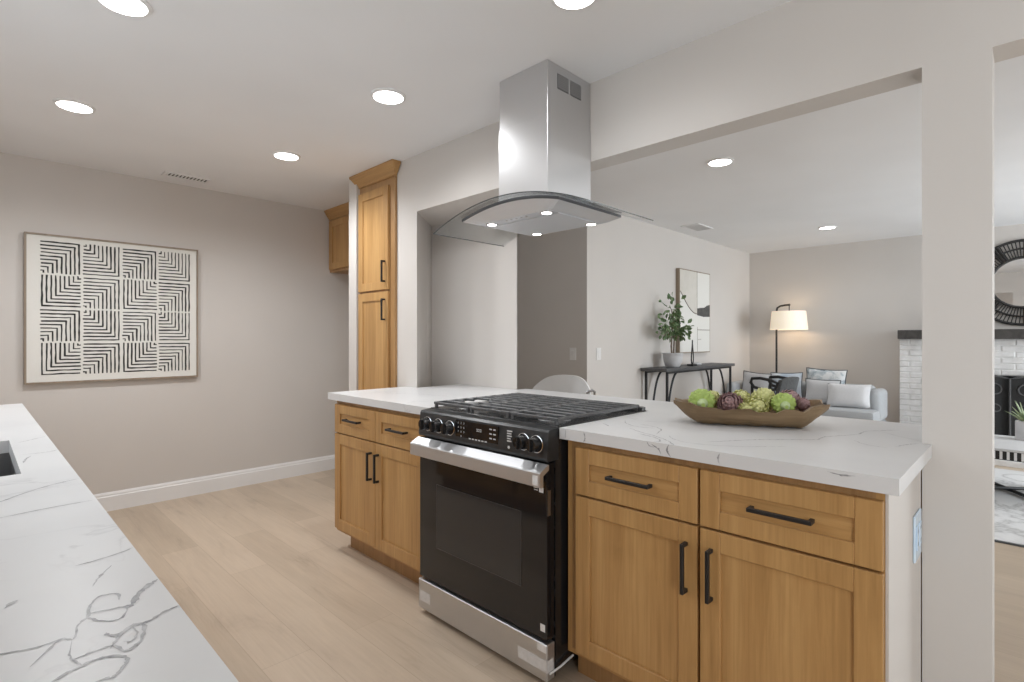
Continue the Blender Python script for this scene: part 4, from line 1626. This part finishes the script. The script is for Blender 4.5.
ZS = 0.487
cushion('small white lumbar cushion at the front right of the sofa', (6.68, 1.425, ZS), 0.42, 0.265, 0.11, -PI / 2, R(16), R(-1), 'cush_white')
cushion('pale grey cushion left of the white lumbar cushion on the sofa', (6.81, 1.715, ZS), 0.36, 0.285, 0.10, -PI / 2, R(9), R(1), 'cush_grey', 'cush_dark')
cushion('tall brush-patterned cushion leaning behind the white ones', (6.945, 1.715, ZS), 0.42, 0.40, 0.10, -PI / 2, R(3), R(2), 'pattern', 'cush_dark')
cushion('pale blue washed cushion in the middle of the sofa', (6.925, 2.12, ZS), 0.36, 0.34, 0.10, -PI / 2, R(6), R(-2), 'blue_cloud', 'cush_dark')
cushion('pale linen cushion with dark edge at the left end of the sofa', (6.88, 2.49, ZS), 0.36, 0.33, 0.10, -PI / 2 - 0.15, R(8), R(4), 'cush_grey', 'cush_dark')

# charcoal woven accent chair between sofa and island
t = thing('accent_chair', 'charcoal woven lounge chair with open loop arms in front of the sofa', 'chair', (5.85, 1.915, 0), R(168))
b = MB()
vs = b.grid(lambda u, v: Vector((-0.045 + 0.31 * u, 0.10 + 0.05 * (1 - (2 * u - 1) ** 2) + 0.10 * v, 0.40 + (0.462 - 0.035 * (2 * u - 1) ** 2) * v)), 12, 10)
v2 = b.grid(lambda u, v: Vector((-0.045 + 0.31 * u, 0.14 + 0.05 * (1 - (2 * u - 1) ** 2) + 0.10 * v, 0.40 + (0.462 - 0.035 * (2 * u - 1) ** 2) * v)), 12, 10)
for i in range(12):
    for j in (0, 10):
        b.bm.faces.new((vs[i][j], vs[i + 1][j], v2[i + 1][j], v2[i][j]))
for j in range(10):
    for i in (0, 12):
        b.bm.faces.new((vs[i][j], vs[i][j + 1], v2[i][j + 1], v2[i][j]))
bmesh.ops.recalc_face_normals(b.bm, faces=b.bm.faces[:])
b.build('backrest', M['charcoal_weave'], t)
MB().box(-0.04, 0.26, -0.20, 0.14, 0.36, 0.43, 0.03, seg=3).build('seat', M['charcoal_weave'], t)
for sx in (-0.055, 0.275):
    pts = [(sx, 0.20, 0.80), (sx, 0.12, 0.825), (sx, 0.02, 0.838), (sx, -0.07, 0.83), (sx, -0.085, 0.79), (sx, -0.05, 0.745), (sx, 0.06, 0.722), (sx, 0.17, 0.735)]
    MB().tube(pts, 0.016, 8, closed=True).build('arm_loop', M['black_metal'], t)
    for fy in (-0.07, 0.16):
        MB().tube([(sx, fy, 0.76 if fy < 0 else 0.74), (sx, fy, 0.0)], 0.014, 8).build('leg', M['black_metal'], t)


# ------------------------------------------------------------------ fireplace
FX = 7.35                    # brick front
FY0, FY1 = -0.96, 1.062
MZ0, MZ1 = 1.233, 1.333
t = thing('fireplace', 'white painted brick fireplace with dark wooden mantel on the back wall', 'fireplace', (FX, (FY0 + FY1) / 2, 0))
cy = (FY0 + FY1) / 2
OY0, OY1, OZ = -0.42 - cy, 0.52 - cy, 0.86
b = MB()
rows_, bh_, gap = 20, 0.0615, 0.009
rbk = random.Random(2)
for r_ in range(rows_):
    z0 = 0.066 + r_ * (bh_)
    z1 = z0 + bh_ - gap
    if z1 > MZ0:
        break
    bl = 0.215
    y = FY0 - cy - (bl / 2 if r_ % 2 else 0)
    while y < FY1 - cy - 0.01:
        y0, y1 = max(y, FY0 - cy), min(y + bl - gap, FY1 - cy)
        y += bl
        segs = [(y0, y1)]
        if z0 < OZ:
            segs = []
            if y0 < OY0:
                segs.append((y0, min(y1, OY0)))
            if y1 > OY1:
                segs.append((max(y0, OY1), y1))
        for (a, c) in segs:
            if c - a > 0.02:
                b.box(-rbk.uniform(0.004, 0.012), 0.05, a, c, z0, z1, 0.005)
M_BRK = [M['brick']]
b.box(0.0, XB - FX - 0.004, FY0 - cy + 0.002, OY0, 0, MZ0)
b.box(0.0, XB - FX - 0.004, OY1, FY1 - cy - 0.002, 0, MZ0)
b.box(0.0, XB - FX - 0.004, OY0, OY1, OZ, MZ0)
b.build('brick_surround', M['brick'], t, smooth=False)
MB().box(0.28, XB - FX - 0.004, OY0, OY1, 0, OZ).build('firebox', M['mesh'], t, smooth=False)
b = MB()
b.box(-0.10, XB - FX - 0.004, FY0 - cy - 0.02, FY1 - cy + 0.006, MZ0, MZ1, 0.004)
for k in range(11):
    yy = FY0 - cy + 0.08 + k * 0.19
    b.box(-0.103, -0.100, yy, yy + 0.012, MZ0 + 0.004, MZ1 - 0.004)
b.build('mantel', M['mantel'], t, smooth=False)
b = MB()
HX = 7.0 - FX
b.box(HX, 0.0, FY0 - cy, FY1 - cy, 0.0, 0.06, 0.004, 0)
b.build('hearth', [M['brick'], M['mortar']], t, smooth=False)

# fire screen
t = thing('fire_screen', 'black folding fire screen with iron scrolls in front of the fireplace', 'fire screen', (7.24, 0.05, 0.0605))
PW = 0.41


def screen_panel(yc, w_, ang, arch):
    root = bpy.data.objects.new('panel', None)
    h0 = 0.775
    n = 12
    top = [(-w_ / 2 + w_ * k / n, h0 + arch * math.sin(PI * k / n)) for k in range(n + 1)]
    mb = MB()
    mb.prism([(-w_ / 2, 0.02)] + [(w_ / 2, 0.02)] + top[::-1], 0, -0.002, 0.002)
    p = mb.build('screen_panel', M['mesh'], t, (0, yc, 0), (0, 0, ang), smooth=False)
    mb = MB()
    mb.tube([(0, -w_ / 2, 0), (0, -w_ / 2, 0.3)] + [(0, y_, z_) for y_, z_ in top] + [(0, w_ / 2, 0.3), (0, w_ / 2, 0)], 0.0085, 8)
    mb.tube([(0, -w_ / 2, 0.02), (0, w_ / 2, 0.02)], 0.007, 8)
    mb.build('iron_frame', M['iron'], p)
    mb = MB()
    for s_ in (-1, 1):
        def spiral(cy_, cz_, r0, turns, a0, sgn):
            return [(-0.006, cy_ + s_ * (r0 * (1 - 0.75 * k / 24)) * math.cos(a0 + sgn * turns * 2 * PI * k / 24), cz_ + (r0 * (1 - 0.75 * k / 24)) * math.sin(a0 + sgn * turns * 2 * PI * k / 24)) for k in range(25)]
        mb.tube(spiral(s_ * w_ * 0.22, 0.66, w_ * 0.19, 1.2, PI, -1), 0.006, 6)
        mb.tube(spiral(s_ * w_ * 0.24, 0.47, w_ * 0.14, 1.1, PI, -1), 0.005, 6)
        mb.tube([(-0.006, s_ * w_ * (0.02 + 0.42 * (k / 10) ** 2), 0.34 - 0.28 * k / 10) for k in range(11)], 0.006, 6)
        mb.tube([(-0.006, s_ * w_ * (0.02 + 0.38 * (k / 10) ** 1.5), 0.22 - 0.16 * k / 10) for k in range(11)], 0.005, 6)
    mb.build('scrollwork', M['iron'], p)
    bpy.data.objects.remove(root)
    return p


screen_panel(-0.105, PW, 0, 0.035)
screen_panel(-0.105 + PW * 0.98 + 0.008, PW, R(12), 0.035)
screen_panel(-0.105 - PW * 0.98 - 0.008, PW, R(-12), 0.035)

# round mirror
t = thing('round_mirror', 'round mirror in a wide black cane sunburst frame above the mantel', 'mirror', (XB - 0.003, 0.055, 1.826))
MB().lathe([(0, -0.012), (0.262, -0.012), (0.262, 0.0), (0, 0)], 64, axis=0, close=False).build('mirror_glass', M['mirror'], t)
b = MB()


def ring(r, rad, x):
    b.tube([(x, r * math.cos(2 * PI * k / 64), r * math.sin(2 * PI * k / 64)) for k in range(64)], rad, 8, closed=True)


ring(0.262, 0.014, -0.018)
ring(0.355, 0.010, -0.020)
ring(0.440, 0.014, -0.018)
b.build('rings', M['wicker'], t)
b = MB()
for k in range(84):
    a = 2 * PI * k / 84
    c, s_ = math.cos(a), math.sin(a)
    b.tube([(-0.017, 0.262 * c, 0.262 * s_), (-0.020, 0.44 * c, 0.44 * s_)], 0.0052, 5)
    if k % 12 < 3:
        b.tube([(-0.024, 0.27 * math.cos(a + 0.03), 0.27 * math.sin(a + 0.03)), (-0.024, 0.435 * math.cos(a + 0.03), 0.435 * math.sin(a + 0.03))], 0.011, 5)
b.build('cane_spokes', M['wicker'], t)

# rug and the low table standing on it
b = MB()
b.box(4.385, 6.80, -2.1, 0.95, 0.0, 0.010, 0, 0)
b.box(4.368, 4.385, -2.1, 0.95, 0.0, 0.011, 0, 1)
tag(b.build('rug', [M['rug'], M['cush_dark']], smooth=False), 'white marble-patterned rug with a dark edge on the living room floor', 'rug')
t = thing('coffee_table', 'low white coffee table with a black striped edge and crossed legs on the marbled rug', 'table', (5.745, 0.12, 0.0115))
MB().box(-0.375, 0.375, -0.50, 0.50, 0.389, 0.4085, 0.004).build('tabletop', M['quartz'], t, smooth=False)
b = MB()
b.box(-0.362, 0.362, -0.487, 0.487, 0.322, 0.389, 0, 0)
for k in range(25):
    y = -0.487 + 0.010 + k * 0.0392
    for x0, x1 in ((-0.368, -0.362), (0.362, 0.368)):
        b.box(x0, x1, y, y + 0.016, 0.328, 0.386, 0, 1)
for k in range(18):
    x = -0.362 + 0.012 + k * 0.0392
    for y0, y1 in ((-0.493, -0.487), (0.487, 0.493)):
        b.box(x, x + 0.016, y0, y1, 0.328, 0.386, 0, 1)
b.build('striped_apron', [M['black_metal'], M['trim']], t, smooth=False)
for pts in ([(0.30, 0.125, 0.014), (-0.05, -0.08, 0.014), (-0.33, -0.245, 0.014)], [(-0.30, 0.45, 0.03), (-0.03, 0.125, 0.03), (0.32, -0.32, 0.03)]):
    MB().tube(pts, 0.014, 8).build('floor_bar', M['black_metal'], t)
for x, y, zf in ((0.30, 0.125, 0.014), (-0.33, -0.245, 0.014), (-0.30, 0.45, 0.03), (0.32, -0.32, 0.03)):
    MB().tube([(x, y, 0.0 if zf < 0.02 else 0.02), (x, y, 0.345)], 0.013, 8).build('leg', M['black_metal'], t)

# pot with spiky leaves on the coffee table, cut by the frame
t = thing('agave_planter', 'small square planter with pale spiky leaves on the coffee table at the right edge', 'plant', (5.96, 0.035, 0.4205))
b = MB()
b.prism([(-0.055, 0.0), (0.055, 0.0), (0.062, 0.15), (-0.062, 0.15)], 1, -0.058, 0.058, bev=0.004)
b.build('pot', M['ceramic'], t)
b = MB()
ra = random.Random(4)
for k in range(16):
    a = 2 * PI * k / 16 + ra.uniform(-0.15, 0.15)
    el = R(ra.uniform(38, 78))
    ln = ra.uniform(0.15, 0.23)
    pts, rad = [], []
    for j in range(6):
        f = j / 5
        pts.append((math.cos(a) * math.cos(el) * ln * f, math.sin(a) * math.cos(el) * ln * f, 0.14 + math.sin(el) * ln * f - 0.03 * f * f))
        rad.append(0.013 * (1 - f * 0.93))
    b.tube(pts, 0.01, 5, radii=rad)
b.build('spiky_leaves', M['leaf_pale'], t)
